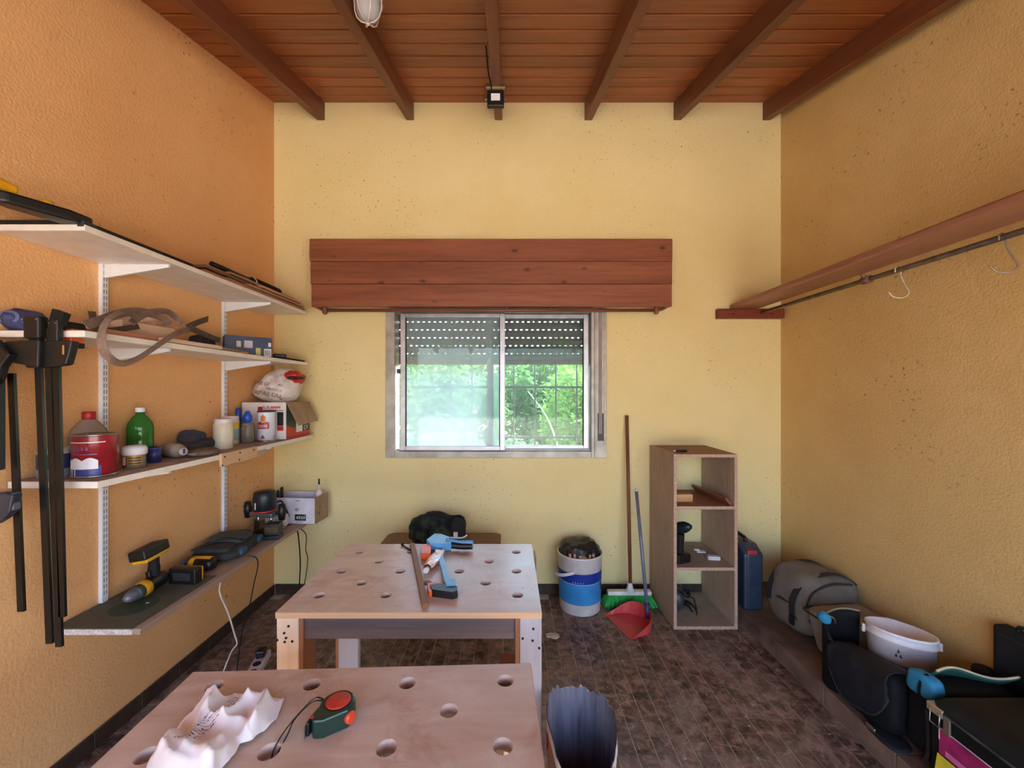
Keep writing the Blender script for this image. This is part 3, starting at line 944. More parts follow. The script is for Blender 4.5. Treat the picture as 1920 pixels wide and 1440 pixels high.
# fixed jaw
def poly(b, pts, z0, z1): b.prism([(p.x, p.y) for p in pts], z0, z1)
b = MB(); poly(b, [rel(806, 1110, ZT), rel(811, 1119, ZT), rel(848, 1124, ZT), rel(858, 1121, ZT), rel(857, 1113, ZT), rel(838, 1109, ZT), rel(822, 1107, ZT)], 0.0, 0.026)
b.build('fixed_jaw', M_BLACK, cl)
b = MB(); poly(b, [rel(837, 1102, ZT), rel(837, 1113, ZT), rel(855, 1112, ZT), rel(853, 1101, ZT)], 0.004, 0.031); b.build('jaw_cap', M_BLUE, cl)
b = MB(); poly(b, [rel(801, 1104, ZT), rel(804, 1121, ZT), rel(810, 1121, ZT), rel(808, 1107, ZT), rel(824, 1106, ZT), rel(824, 1102, ZT)], 0.002, 0.022); b.build('pad', M_ORANGE, cl)
# moving jaw and handle
b = MB(); poly(b, [rel(800, 1028, ZT), rel(806, 1034, ZT), rel(830, 1036, ZT), rel(846, 1034, ZT), rel(846, 1024, ZT), rel(828, 1017, ZT), rel(815, 1016, ZT)], 0.006, 0.040); b.build('moving_jaw', M_BLUE, cl)
b = MB(); h0, h1 = rel(836, 1031, ZT), rel(886, 1033, ZT)
b.tube(bez([h0 + Vector((0, 0, 0.026)), (h0 * 0.5 + h1 * 0.5) + Vector((0, 0, 0.02)), h1 + Vector((0, 0, 0.022))], 6), 0.015, 10); b.build('handle', M_BLACK, cl)
b = MB(); b.tube(bez([h0 + Vector((0, 0.012, 0.040)), (h0 * 0.5 + h1 * 0.5) + Vector((0, 0.008, 0.033)), h1 + Vector((0, 0.003, 0.036))], 6), 0.010, 8); b.build('handle_grip', M_BLUE, cl)
b = MB(); b.tube(bez([h0 + Vector((0.01, 0.03, 0.045)), (h0 * 0.45 + h1 * 0.55) + Vector((0, 0.045, 0.040)), h1 + Vector((-0.03, 0.055, 0.052))], 6), 0.0045, 8); b.build('trigger', M_STEEL, cl)
b = MB(); poly(b, [rel(789, 1034, ZT), rel(790, 1050, ZT), rel(807, 1050, ZT), rel(809, 1032, ZT)], 0.002, 0.030); b.build('pad', M_ORANGE, cl)
# crumpled orange and white glue tube
g0, g1 = T(798, 1077, ZT), T(826, 1040, ZT)
gd = g1 - g0
gt = thing('glue_tube', 'crumpled white and orange glue tube lying against the blue clamp', 'tube', (g0.x, g0.y, ZT), math.atan2(gd.y, gd.x))
def tube_mat():
    t = NT('white_orange_tube')
    f = t.noise(t.map((22, 60, 60), rot=(0, 0, 0.5)), 1.0, 3, 0.5, 1.0)
    t.set(color=t.ramp(f, [(0.44, (236, 232, 230)), (0.50, (228, 118, 48)), (0.60, (236, 150, 84)), (0.66, (238, 234, 232))]), rough=0.22); return t.m
L = gd.length
b = MB()
b.grid(lambda u, v: (0.02 + u * (L - 0.03), (0.016 + 0.010 * math.sin(PI * u) + 0.004 * u) * math.cos(2 * PI * v), 0.017 + (0.015 * (1 - u) + 0.0085 * u) * math.sin(2 * PI * v) + 0.003 * mnoise.noise(Vector((u * 9, math.cos(2 * PI * v), math.sin(2 * PI * v) * 2)))), 16, 20)
b.build('body', tube_mat(), gt)
b = MB(); b.cyl((0.0, 0, 0.012), (0.022, 0, 0.014), 0.010, 0.012, n=14); b.build('cap', plain('white_cap', (236, 234, 232), 0.4), gt)
b = MB(); b.box(L - 0.014, L - 0.010, -0.02, 0.02, 0.010, 0.026); b.build('crimp', M_PAPER, gt)

# ---- tape measure on the front workbench
tm = thing('tape_measure', 'dark green tape measure with red round face and wrist strap', 'tape measure', (-0.378, 0.872, ZT), 0)
def arc(cx, cy, r, a0, a1, n): return [(cx + r * math.cos(a0 + (a1 - a0) * k / n), cy + r * math.sin(a0 + (a1 - a0) * k / n)) for k in range(n + 1)]
prof = arc(0.002, 0.004, 0.037, R(-35), R(195), 22) + [(-0.040, -0.030), (-0.028, -0.046), (-0.008, -0.044)]
b = MB(); b.prism(prof, 0.0, 0.040); bmm = b.build('case', plain('dark_green_plastic', (24, 52, 44), 0.35, 0, 0.15), tm)
bv = bmm.modifiers.new('bev', 'BEVEL'); bv.width = 0.004; bv.segments = 2; bv.limit_method = 'ANGLE'
b = MB(); b.lathe([(0.0, 0.0425), (0.022, 0.0425), (0.026, 0.041), (0.026, 0.038)], 28, (0.002, 0.008, 0)); b.build('face', plain('red_face', (196, 52, 36), 0.5, 0, 0.15, 60), tm)
b = MB(); b.lathe([(0.026, 0.0395), (0.029, 0.0412), (0.031, 0.0395)], 28, (0.002, 0.008, 0)); b.build('face_ring', M_BLACK, tm)
b = MB(); b.cyl((0.030, -0.010, 0.020), (0.041, -0.014, 0.020), 0.012, n=16); b.build('lock_button', plain('orange_red_button', (226, 78, 48), 0.4), tm)
b = MB(); b.box(-0.043, -0.036, -0.046, -0.030, 0.006, 0.034, 0.002); b.build('mouth', M_BLACK, tm)
b = MB(); b.box(-0.0445, -0.0425, -0.050, -0.036, 0.004, 0.030); b.build('hook', M_STEEL, tm)
b = MB(); b.cyl((-0.034, -0.036, 0.0395), (-0.034, -0.036, 0.0415), 0.004, n=10); b.build('blade_lock', M_RED, tm)
for off in (0.0, 0.011):
    b = MB(); b.ribbon(bez([(-0.03, 0.018, 0.030), (-0.052, 0.016 - off, 0.040), (-0.076, -0.012 - off, 0.026), (-0.094 + off, -0.040, 0.007), (-0.101 + off, -0.062, -0.012), (-0.101 + off, -0.068, -0.05)], 7), (0.6, -0.5, 0.6), 0.0055, 0.0016)
    b.build('wrist_strap', M_BLACK2, tm)

# ---- crumpled white cloth on the front workbench
def cloth_mat():
    t = NT('white_printed_cotton')
    v = t.map()
    base = t.ramp(t.noise(v, 9, 3), [(0.3, (226, 214, 216)), (0.7, (242, 234, 236))])
    w = t.n('TexWave'); w.inputs['Scale'].default_value = 30; w.inputs['Distortion'].default_value = 11; w.inputs['Detail'].default_value = 3; w.inputs['Detail Scale'].default_value = 2.2
    t.l(t.map((1, 1.6, 0.2), rot=(0, 0, 0.9)), w.inputs['Vector'])
    ink = t.ramp(w.outputs['Fac'], [(0.86, (0, 0, 0, 1)), (0.93, (1, 1, 1, 1))])
    sx = t.n('SeparateXYZ'); t.l(t.co(), sx.inputs[0])
    # print runs in one band across the cloth
    band = t.math('ABSOLUTE', t.math('ADD', t.math('SUBTRACT', sx.outputs[0], t.math('MULTIPLY', sx.outputs[1], 0.25)), 0.012))
    bm_ = t.math('LESS_THAN', band, 0.017)
    br = t.math('MULTIPLY', t.math('LESS_THAN', t.math('ABSOLUTE', t.math('SUBTRACT', sx.outputs[1], 0.02)), 0.085), bm_)
    col = t.mix(t.math('MULTIPLY', ink, br), base, (44, 36, 56))
    t.set(color=col, rough=0.95, spec=0.1, sheen=0.3)
    t.bump(t.noise(v, 900, 2), 0.15, 0.0006)
    return t.m
zpts = [(60, 785), (100, 700), (140, 640), (270, 555), (300, 480), (370, 380), (440, 320), (500, 250), (535, 200), (575, 190), (640, 222), (700, 215), (780, 185), (855, 180), (862, 235), (905, 232), (980, 225), (1090, 222), (1190, 222), (1155, 310), (1130, 380), (1060, 450), (965, 525), (930, 560), (830, 588), (800, 650), (740, 730), (660, 800), (600, 900), (420, 930), (200, 920), (90, 860)]
outl = []
for zx, zy in zpts:
    px, py = 260 + zx / 4.3636, 1260 + zy / 4.3636
    outl.append(T(px, py, ZT + 0.006))
cc = sum(outl, Vector()) / len(outl)
CL = Vector((cc.x, cc.y, ZT))
outl = [(p.x - cc.x, p.y - cc.y) for p in outl]
n_o = 96
def olerp(u):
    t = u * len(outl); i = int(t) % len(outl); f = t - int(t)
    a = outl[i]; c = outl[(i + 1) % len(outl)]
    return Vector((a[0] * (1 - f) + c[0] * f, a[1] * (1 - f) + c[1] * f))
def cloth_h(x, y, rr):
    q = Vector((x * 9.0 + y * 5.0, y * 5.0 - x * 2.0, 3.3))
    r1 = 1 - abs(2 * mnoise.noise(q * 1.25))
    r2 = 1 - abs(2 * mnoise.noise(Vector((x * 24 + y * 9, y * 14, 8.1))))
    e = min(1.0, (1 - rr) * 5.0)
    return 0.003 + e * (0.031 * r1 ** 2 + 0.015 * r2 ** 2 + 0.005) + (1 - e) * 0.004 * (1 + mnoise.noise(Vector((x * 60, y * 60, 0))))
b = MB()
NR = 26
vs = []
for j in range(NR + 1):
    rr = max(j / NR, 0.001)
    for i in range(n_o):
        p = olerp(i / n_o) * rr
        vs.append((p.x, p.y, cloth_h(p.x, p.y, rr)))
fs = [(j * n_o + i, j * n_o + (i + 1) % n_o, (j + 1) * n_o + (i + 1) % n_o, (j + 1) * n_o + i) for j in range(NR) for i in range(n_o)]
b.add(vs, fs, True)
cloth = b.build('cleaning_cloth', cloth_mat(), loc=CL)
solidify(cloth, 0.0015, -1)
tag(cloth, 'crumpled white cotton rag with dark printed script on the plywood bench', 'cloth')

# ================================================================== FLOOR THINGS AT THE BACK
# ---- low bench against the wall behind the rear workbench, bag on it
bench = thing('low_bench', 'low brown wooden bench with rounded corners against the yellow wall', 'bench', (-0.43, 2.52, 0))
W2, D2, rc = 0.375, 0.17, 0.045
pr = arc(W2 - rc, D2 - rc, rc, 0, PI / 2, 6) + arc(-W2 + rc, D2 - rc, rc, PI / 2, PI, 6) + arc(-W2 + rc, -D2 + rc, rc, PI, 1.5 * PI, 6) + arc(W2 - rc, -D2 + rc, rc, 1.5 * PI, 2 * PI, 6)
M_BENCH = wood('brown_bench_wood', (142, 100, 76), (112, 74, 54), 0, 0.5, 14)
b = MB(); b.prism(pr, 0.425, 0.450); b.build('seat', M_BENCH, bench)
for x in (-0.31, 0.31):
    for y in (-0.12, 0.12):
        b = MB(); b.cyl((x, y, 0), (x * 0.96, y * 0.96, 0.43), 0.014, 0.019, n=10); b.build('leg', M_BENCH, bench)
def camo():
    t = NT('dark_camouflage_canvas')
    f = t.noise(t.map(), 11, 4, 0.6)
    t.set(color=t.ramp(f, [(0.38, (24, 28, 32)), (0.45, (40, 46, 44)), (0.52, (58, 62, 46)), (0.60, (34, 50, 66)), (0.7, (24, 40, 50))], 'CONSTANT'), rough=0.9, spec=0.2)
    t.bump(t.noise(t.map(), 200, 2), 0.2, 0.002); return t.m
cb = thing('tool_pouch', 'dark camouflage canvas pouch with a small white tag on the low bench', 'pouch', (-0.455, 2.53, 0.45))
def pfn(u, p):
    k = 1.0 + 0.35 * mnoise.noise(Vector((p.x * 9, 1.5, 2.2)))
    return (p.x, p.y, p.z * k if p.z > 0 else p.z)
b = MB(); b.soft((0.0, 0, 0.085), (0.34, 0.20, 0.17), 3.0, 14, 0.02, 11, 3, pfn); b.build('body', camo(), cb)
b = MB(); b.soft((0.135, -0.06, 0.10), (0.10, 0.10, 0.13), 2.6, 8, 0.008, 14, 5); b.build('pocket', plain('black_canvas', (26, 28, 34), 0.85, 0, 0.3, bump=0.2), cb)
b = MB(); b.box(0.118, 0.143, -0.1165, -0.111, 0.072, 0.100); b.build('tag', M_PAPER, cb)
b = MB(); b.tube(bez([(-0.10, -0.02, 0.15), (-0.02, -0.05, 0.185), (0.05, -0.03, 0.17), (0.10, 0, 0.14)], 6), 0.009, 8); b.build('handle', M_BLACK2, cb)
for x in (-0.13, -0.06):
    b = MB(); b.box(x, x + 0.016, -0.108, -0.085, 0.03, 0.12, 0.004); b.build('loop', M_BLACK2, cb)

# ---- paint bucket used as bin
bk = thing('paint_bucket', 'white paint bucket with two blue bands used as a waste bin', 'bucket', (0.459, 2.606, 0))
M_BUCKET = plain('white_bucket_plastic', (226, 220, 222), 0.4, 0, 0.06)
rb = lambda z: 0.130 + 0.012 * z / 0.36
b = MB(); b.lathe([(0.0, 0.0), (rb(0) - 0.006, 0.0), (rb(0), 0.006), (rb(0.35), 0.355), (rb(.36) + 0.004, 0.358), (rb(.36) + 0.004, 0.365), (rb(.36) - 0.004, 0.365), (rb(0) - 0.004, 0.012), (0, 0.012)], 40); b.build('pail', M_BUCKET, bk)
b = MB(); b.lathe([(rb(0.075) + 0.0012, 0.072), (rb(0.2) + 0.0012, 0.200)], 40); b.build('label_band', plain('sky_blue_print', (52, 140, 210), 0.4, 0, 0.1, 10), bk)
b = MB(); b.lathe([(rb(0.202) + 0.0012, 0.204), (rb(0.27) + 0.0012, 0.268)], 40); b.build('label_band', plain('royal_blue_print', (22, 54, 156), 0.4, 0, 0.08, 10), bk)
def onto(r, a, z, o): return frame((r * math.cos(a), r * math.sin(a), z), (-math.sin(a), math.cos(a), 0), (math.cos(a), math.sin(a), 0))
for k in range(5):
    a = R(-118 + k * 6.5)
    b = MB(); b.ball((rb(.21) * math.cos(a) * 1.012, rb(.21) * math.sin(a) * 1.012, 0.214), 0.004, n=8, m=6); b.build('print_mark', plain('pale_blue_mark', (150, 186, 226), 0.5), bk)
for k, (a, z) in enumerate(((-32, 0.185), (-30, 0.160))):
    b = MB(); m = onto(rb(z) + 0.0016, R(a), z, 0); b.box(-0.007, 0.007, -0.011, 0.011, -0.001, 0.0008, M=m); b.build('print_mark', plain('navy_mark', (20, 40, 100), 0.5), bk)
b = MB(); a_ = R(-115); e_ = R(175)
pts = [(rb(.30) * 1.02 * math.cos(a_), rb(.30) * 1.02 * math.sin(a_), 0.275), (rb(.3) * 1.16 * math.cos(R(-140)), rb(.3) * 1.16 * math.sin(R(-140)), 0.252), (rb(.3) * 1.19 * math.cos(R(-165)), rb(.3) * 1.19 * math.sin(R(-165)), 0.235), (rb(.3) * 1.10 * math.cos(R(170)), rb(.3) * 1.10 * math.sin(R(170)), 0.235), (rb(.3) * 1.02 * math.cos(R(130)), rb(.3) * 1.02 * math.sin(R(130)), 0.275)]
b.ribbon(bez(pts, 6), (0, 0, 1), 0.018, 0.004); b.build('handle', M_BUCKET, bk)
b = MB(); m = onto(rb(.33), R(-112), 0.30, 0); b.box(-0.002, 0.002, -0.03, 0.05, -0.002, 0.003, M=m); b.build('rib', M_BUCKET, bk)
wbg = thing('waste_bag', 'black plastic bin liner bulging out of the paint bucket', 'bag', (0.459, 2.606, 0.29))
def bagmat():
    t = NT('black_film'); t.set(color=(18, 18, 20), rough=0.32, spec=0.6); t.bump(t.noise(t.map(), 26, 5, 0.6, 1.0), 0.6, 0.02); return t.m
M_FILM = bagmat()
b = MB(); b.soft((0.006, 0.02, 0.062), (0.262, 0.225, 0.160), 2.3, 14, 0.02, 16, 9); b.build('liner', M_FILM, wbg)
rn = random.Random(5)
for k in range(6):
    x = -0.075 + k * 0.03; b = MB()
    m = Matrix.Translation((0.459 + x, 2.606 - 0.112 + 0.012 * (k % 2) + abs(x) * 0.25, 0.350)) @ Euler((rn.uniform(-.5, .5), rn.uniform(-.5, .5), rn.uniform(0, 3))).to_matrix().to_4x4()
    if k == 3: b.prism([(-0.03, -0.016), (0.026, -0.018), (0.032, 0.006), (0.0, 0.026), (-0.03, 0.012)], -0.012, 0.012)
    else: b.box(-0.007, 0.007, -0.005, 0.005, -0.028, 0.028)
    o = b.build('wood_scrap', wood('fresh_scrap_wood', (206, 172, 140), (172, 132, 100), 2, 0.7, 30))
    o.matrix_world = m
    tag(o, 'pale pointed timber scrap on top of the paint bucket waste' if k == 3 else 'thin wood splinter among the waste in the paint bucket', 'wood scrap', None if k == 3 else 'splinters in the paint bucket')

# ---- broom
br = thing('broom', 'wooden-handled broom with green bristles leaning on the yellow wall', 'broom', (0.772, 2.62, 0))
b = MB(); b.cyl((0.02, -0.005, 0.10), (0.035, 0.125, 1.235), 0.0115, n=12); b.build('handle', wood('worn_broomstick', (150, 92, 62), (110, 62, 42), 2, 0.55, 16), br)
b = MB(); b.box(-0.13, 0.155, -0.022, 0.022, 0.072, 0.098, 0.006); b.lathe([(0.034, 0.096), (0.022, 0.108), (0.016, 0.135), (0.013, 0.15)], 16, (0.018, -0.003, 0)); b.build('head', plain('pale_broom_head', (226, 226, 222), 0.5), br)
rn = random.Random(11)
b = MB()
for i in range(46):
    for j in range(7):
        u = -1 + 2 * (i + 0.5) / 46; v = -1 + 2 * (j + 0.5) / 7
        x0 = 0.0125 + u * 0.136; y0 = v * 0.018
        x1 = 0.0125 + u * 0.176 + rn.uniform(-.004, .004); y1 = v * 0.055 + rn.uniform(-.005, .005)
        z1 = 0.004 + 0.03 * max(0, abs(u) - 0.8)
        b.cyl((x0, y0, 0.076), (x1, y1, z1), 0.0022, 0.0026, n=4, caps=False)
b.build('bristles', plain('green_bristle', (48, 190, 84), 0.5, 0, 0.25, 60), br, kind='stuff')
# ---- dustpan
DPL, DPR = Vector((0.735, 2.405, 0)), R(-72)
dp = thing('dustpan', 'red plastic dustpan on a long grey stick beside the broom', 'dustpan', DPL, DPR)
# local: opening faces -y, rounded back at +y
bd_ = [(-0.125, -0.10), (-0.123, -0.06), (-0.120, -0.02)] + [(0.118 * math.cos(a), 0.0 + 0.10 * math.sin(a)) for a in [PI - PI * k / 18 for k in range(19)]] + [(0.120, -0.02), (0.123, -0.06), (0.125, -0.10)]
M_PAN = plain('red_dustpan_plastic', (206, 72, 74), 0.4, 0, 0.1, 12)
hgt = lambda y: 0.006 + 0.078 * max(0.0, min(1.0, (y + 0.10) / 0.17)) ** 1.2
n_ = len(bd_)
b = MB(); b.prism(bd_, 0.002, 0.0045)
vs = [(x, y, 0.003) for x, y in bd_] + [(x * 1.06, y * 1.06 + 0.002, hgt(y)) for x, y in bd_] + [(x * 1.085, y * 1.085 + 0.002, hgt(y)) for x, y in bd_] + [(x * 1.025, y * 1.025, 0.002) for x, y in bd_]
fs = []
for i in range(n_ - 1):
    for k in range(4):
        k2 = (k + 1) % 4
        fs.append((k * n_ + i, k * n_ + i + 1, k2 * n_ + i + 1, k2 * n_ + i))
fs += [(0, n_, 2 * n_, 3 * n_), (n_ - 1, 4 * n_ - 1, 3 * n_ - 1, 2 * n_ - 1)]
b.add(vs, fs); b.build('pan', M_PAN, dp)
inv = (Matrix.Translation(DPL) @ Matrix.Rotation(DPR, 4, 'Z')).inverted()
hb_ = Vector((0.022, 0.098, 0.062)); ht = inv @ Vector((0.825, 2.60, 0.757))
b = MB(); b.cyl(hb_, ht, 0.0105, n=12); b.build('stick', plain('grey_blue_stick', (112, 116, 140), 0.4, 0.2), dp)
b = MB(); b.ball(ht, 0.0125, n=10, m=8); b.build('end_cap', plain('stick_cap', (196, 190, 196), 0.4), dp)
b = MB(); b.cyl(hb_ - Vector((0, 0.0, 0.03)), hb_ + (ht - hb_) * 0.08, 0.015, n=12); b.build('socket', plain('dark_socket', (62, 50, 92), 0.5), dp)
# sawdust flecks and chips on the tiles
rn = random.Random(17)
b = MB()
for k in range(150):
    x = rn.uniform(0.2, 1.36); y = rn.uniform(1.35, 2.7); s_ = rn.uniform(0.0018, 0.0055); a = rn.uniform(0, PI)
    b.prism([(x + s_ * math.cos(a), y + s_ * math.sin(a)), (x - 0.4 * s_ * math.sin(a), y + 0.4 * s_ * math.cos(a)), (x - s_ * math.cos(a), y - s_ * math.sin(a)), (x + 0.4 * s_ * math.sin(a), y - 0.4 * s_ * math.cos(a))], 0.0, 0.0016)
o = b.build('sawdust', plain('sawdust', (206, 186, 166), 0.9), kind='stuff'); tag(o, 'pale sawdust and wood chips scattered over the brown floor tiles', 'sawdust')
# scrap of paper
rn = random.Random(3)
b = MB(); n_ = 18
pp = [(0.045 * (0.6 + 0.55 * rn.random()) * math.cos(2 * PI * k / n_), 0.028 * (0.6 + 0.5 * rn.random()) * math.sin(2 * PI * k / n_)) for k in range(n_)]
b.prism(pp, 0.0, 0.006); tag(b.build('paper_scrap', plain('torn_paper', (214, 200, 186), 0.9), loc=(0.25, 2.29, 0)), 'torn scrap of pale paper on the tiles near the paint bucket', 'paper scrap')

# ---- torn paper sack in front
sk = thing('torn_sack', 'torn multi-ply paper sack with grey lining standing open beside the bench', 'sack', (0.218, 1.215, 0))
def sackmat():
    t = NT('grey_sack_lining'); f = t.noise(t.map((26, 26, 2)), 2, 5, 0.6)
    t.set(color=t.ramp(f, [(0.3, (84, 86, 104)), (0.7, (128, 128, 146))]), rough=0.45, spec=0.4); t.bump(f, 0.2, 0.004); return t.m
rn = random.Random(21)
def rim(a):
    s = math.sin(a)   # +1 = far side
    base = 0.395 + 0.055 * s  # near rim, out of view, kept high to shade the inside
    base += 0.02 * math.cos(2 * a) - 0.03 * max(0, math.cos(a - R(70)))
    return base + 0.014 * mnoise.noise(Vector((math.cos(a) * 6, math.sin(a) * 6, 1))) + 0.008 * mnoise.noise(Vector((math.cos(a) * 22, math.sin(a) * 22, 4)))
def sack(u, v, off):
    a = 2 * PI * u
    zz = rim(a) * v
    rx = (0.088 + 0.012 * v) + off; ry = (0.115 + 0.02 * v) + off
    w = 1 + 0.05 * mnoise.noise(Vector((math.cos(a) * 2.2, math.sin(a) * 2.2, zz * 6))) * (0.4 + v)
    return (rx * math.cos(a) * w, ry * math.sin(a) * w, 0.003 + zz)
b = MB(); b.grid(lambda u, v: sack(u, v, 0.0), 96, 14); b.prism(arc(0, 0, 0.07, 0, 2 * PI, 20)[:-1], 0.001, 0.004); o = b.build('lining', sackmat(), sk)
b = MB(); b.soft((0, 0, 0.06), (0.15, 0.20, 0.12), 2.6, 8, 0.012, 16, 3); b.build('shade_fill', plain('sack_shade', (30, 28, 30), 0.9), sk)  # dark lump added to deepen the shade at the bottom of the sack
b = MB(); b.grid(lambda u, v: sack(u, v * (0.965 - 0.05 * abs(mnoise.noise(Vector((u * 20, 0, 0))))), 0.004), 96, 14); b.build('outer_ply', plain('kraft_paper', (166, 120, 96), 0.9, 0, 0.15, 20), sk)
b = MB(); b.add([sack(u, 0.99 + 0.012 * (k % 2), 0.002) for k, u in enumerate([i / 60 for i in range(60)])] + [sack(i / 60, 0.93, 0.0052) for i in range(60)], [(i, (i + 1) % 60, 60 + (i + 1) % 60, 60 + i) for i in range(60)], True)
b.build('torn_edge', plain('torn_fibre', (222, 206, 198), 0.9, 0, 0.1, 60), sk)
for a, zf in ((R(165), 0.72), (R(225), 0.80)):
    p = sack(a / (2 * PI), zf, 0.006); b = MB(); b.box(-0.012, 0.012, -0.022, 0.022, -0.026, 0.026, 0.005, M=Matrix.Translation(p) @ Matrix.Rotation(a, 4, 'Z') @ Matrix.Scale(0.25, 4, (1, 0, 0))); b.build('print_patch', plain('salmon_print', (196, 92, 76), 0.8), sk)
# ================================================================== CABINET AND THINGS IN IT
M_MDF = wood('raw_particle_board', (176, 156, 138), (150, 130, 114), 2, 0.75, 7, 0, True, 0.25, 3.0)
M_MDFT = wood('red_brown_board_top', (158, 106, 74), (126, 80, 54), 0, 0.55, 9, 0, True, 0.3, 6.0)
def edgemat():
    t = NT('chip_edge'); f = t.noise(t.map(), 260, 3, 0.7)
    t.set(color=t.ramp(f, [(0.35, (150, 112, 92)), (0.65, (206, 176, 156))]), rough=0.8); return t.m
M_EDGE = edgemat()
CX0, CX1, CY0, CY1, CH = 0.967, 1.343, 2.354, 2.755, 1.03
cab = thing('open_cabinet', 'tall narrow raw particle-board cabinet without a back, three bays', 'cabinet', ((CX0 + CX1) / 2, (CY0 + CY1) / 2, 0))
hw, hd, th = (CX1 - CX0) / 2, (CY1 - CY0) / 2, 0.018
for s in (-1, 1):
    b = MB(); x = -hw if s < 0 else hw - th
    b.box(x, x + th, -hd, hd, 0, CH - (th if s > 0 else 0)); o = b.build('side_panel', M_MDF, cab)
    b = MB(); b.box(x, x + th, -hd - 0.0012, -hd + 0.0002, 0, CH - (th if s > 0 else 0)); b.build('front_edge', M_EDGE, o)
SHZ = (0.0, 0.346, 0.706, CH - th)
for k, z in enumerate(SHZ):
    b = MB(); x0 = -hw + th; x1 = hw - (th if k < 3 else 0)
    b.box(x0, x1, -hd, hd, z, z + th); o = b.build('top_panel' if k == 3 else 'shelf' if k else 'bottom_panel', M_MDFT if k > 1 else M_MDF, cab)
    b = MB(); b.box(x0, x1, -hd - 0.0012, -hd + 0.0002, z, z + th); b.build('front_edge', M_EDGE, o)
b = MB(); b.box(-hw, -hw + 0.02, -hd, hd, CH - 0.0005, CH + 0.0006)
b.build('top_edge', M_EDGE, cab)
Z1, Z2, Z0 = SHZ[1] + th, SHZ[2] + th, th
# pen on the top
pen = thing('marker_pen', 'dark marker pen with pale tip lying on top of the open cabinet', 'pen', (1.035, 2.45, CH + 0.007))
b = MB(); b.cyl((-0.02, -0.006, 0), (0.055, 0.01, 0), 0.0065, n=10); b.build('barrel', M_BLACK, pen)
b = MB(); b.cyl((-0.036, -0.0094, 0), (-0.02, -0.006, 0), 0.003, 0.006, n=10); b.build('tip', plain('pale_tip', (216, 190, 160), 0.5), pen)
# loose board leaning in the upper bay
b = MB(); b.box(-0.007, 0.007, -0.17, 0.17, 0, 0.055, 0.001, 1)
tag(b.build('loose_board', wood('dark_brown_strip', (136, 82, 62), (104, 58, 44), 1, 0.5, 14), loc=(1.295, 2.545, Z2 + 0.004), rot=(0, R(-42), R(8))), 'narrow dark brown board leaning inside the upper cabinet bay', 'board')
# wood block with blue tape and black strap on it
wbk = thing('wood_block', 'light timber block wrapped in blue tape on the upper cabinet shelf', 'wood block', (1.048, 2.475, Z2))
b = MB(); b.box(-0.045, 0.075, -0.028, 0.028, 0, 0.046, 0.002, 1); b.build('block', wood('light_block', (214, 170, 124), (186, 138, 94), 0, 0.6, 18), wbk)
b = MB(); b.box(-0.0465, -0.022, -0.0295, 0.0295, 0.0, 0.0475, 0.002, 1); b.build('tape', plain('blue_tape', (40, 66, 150), 0.6), wbk)
b = MB(); b.ribbon(bez([(-0.03, 0.03, 0.028), (0.0, 0.0, 0.034), (0.05, 0.005, 0.018), (0.09, 0.03, 0.005), (0.12, 0.02, 0.003)], 6), (0.2, 1, 0), 0.022, 0.004)
tag(b.build('black_strap', M_BLACK2, loc=(1.035, 2.555, Z2)), 'black webbing strap lying behind the blue-taped block', 'strap')
# cordless driver standing on its battery
dr = thing('cordless_driver', 'black cordless impact driver standing on its battery in the middle cabinet bay', 'driver', (1.040, 2.44, Z1), R(-70))
b = MB(); b.box(-0.036, 0.040, -0.05, 0.05, 0, 0.055, 0.008); b.build('battery', M_BLACK, dr)
b = MB(); b.tube(bez([(0.0, 0, 0.05), (0.0, 0.0, 0.11), (0.004, 0, 0.17)], 5), [0.022] * 6 + [0.024] * 5, 12); b.build('grip', M_BLACK2, dr)
b = MB(); b.lathe([(0.0, -0.06), (0.03, -0.058), (0.034, -0.02), (0.034, 0.04), (0.024, 0.07), (0.014, 0.09), (0.0, 0.092)], 18, M=Matrix.Translation((0.0, 0, 0.205)) @ Matrix.Rotation(R(68), 4, 'Y')); b.build('motor_housing', plain('dark_teal_housing', (22, 36, 46), 0.4), dr)
b = MB(); b.box(0.004, 0.028, -0.0512, -0.0495, 0.014, 0.038); b.build('sticker', M_PAPER, dr)
# small packets
for k, (px, py, lab, w) in enumerate(((1311, 1024, 'small open silver packet towards the back of the middle bay', 0.055), (1333, 1035, 'small white card box at the front of the middle bay', 0.07))):
    pt = thing('small_packet', lab, 'packet', (P(px, py, 2.50 if k else 2.60).x, 2.47 if k else 2.58, Z1), R(-8))
    b = MB(); b.box(-w / 2, w / 2, -0.016, 0.016, 0, 0.022 if k else 0.010, 0.001, 1); b.build('packet_body', plain('white_packet', (214, 216, 232), 0.4) if k else plain('silver_packet', (206, 206, 212), 0.35), pt)
    b = MB()
    if k: b.box(-w / 2 + 0.004, w / 2 - 0.004, -0.0168, -0.0155, 0.006, 0.016); b.build('label', plain('grey_print', (186, 186, 200), 0.6), pt)
    else: b.box(-w / 2 - 0.012, -w / 2 + 0.02, -0.004, 0.016, 0.010, 0.016); b.build('flap', M_PAPER, pt)
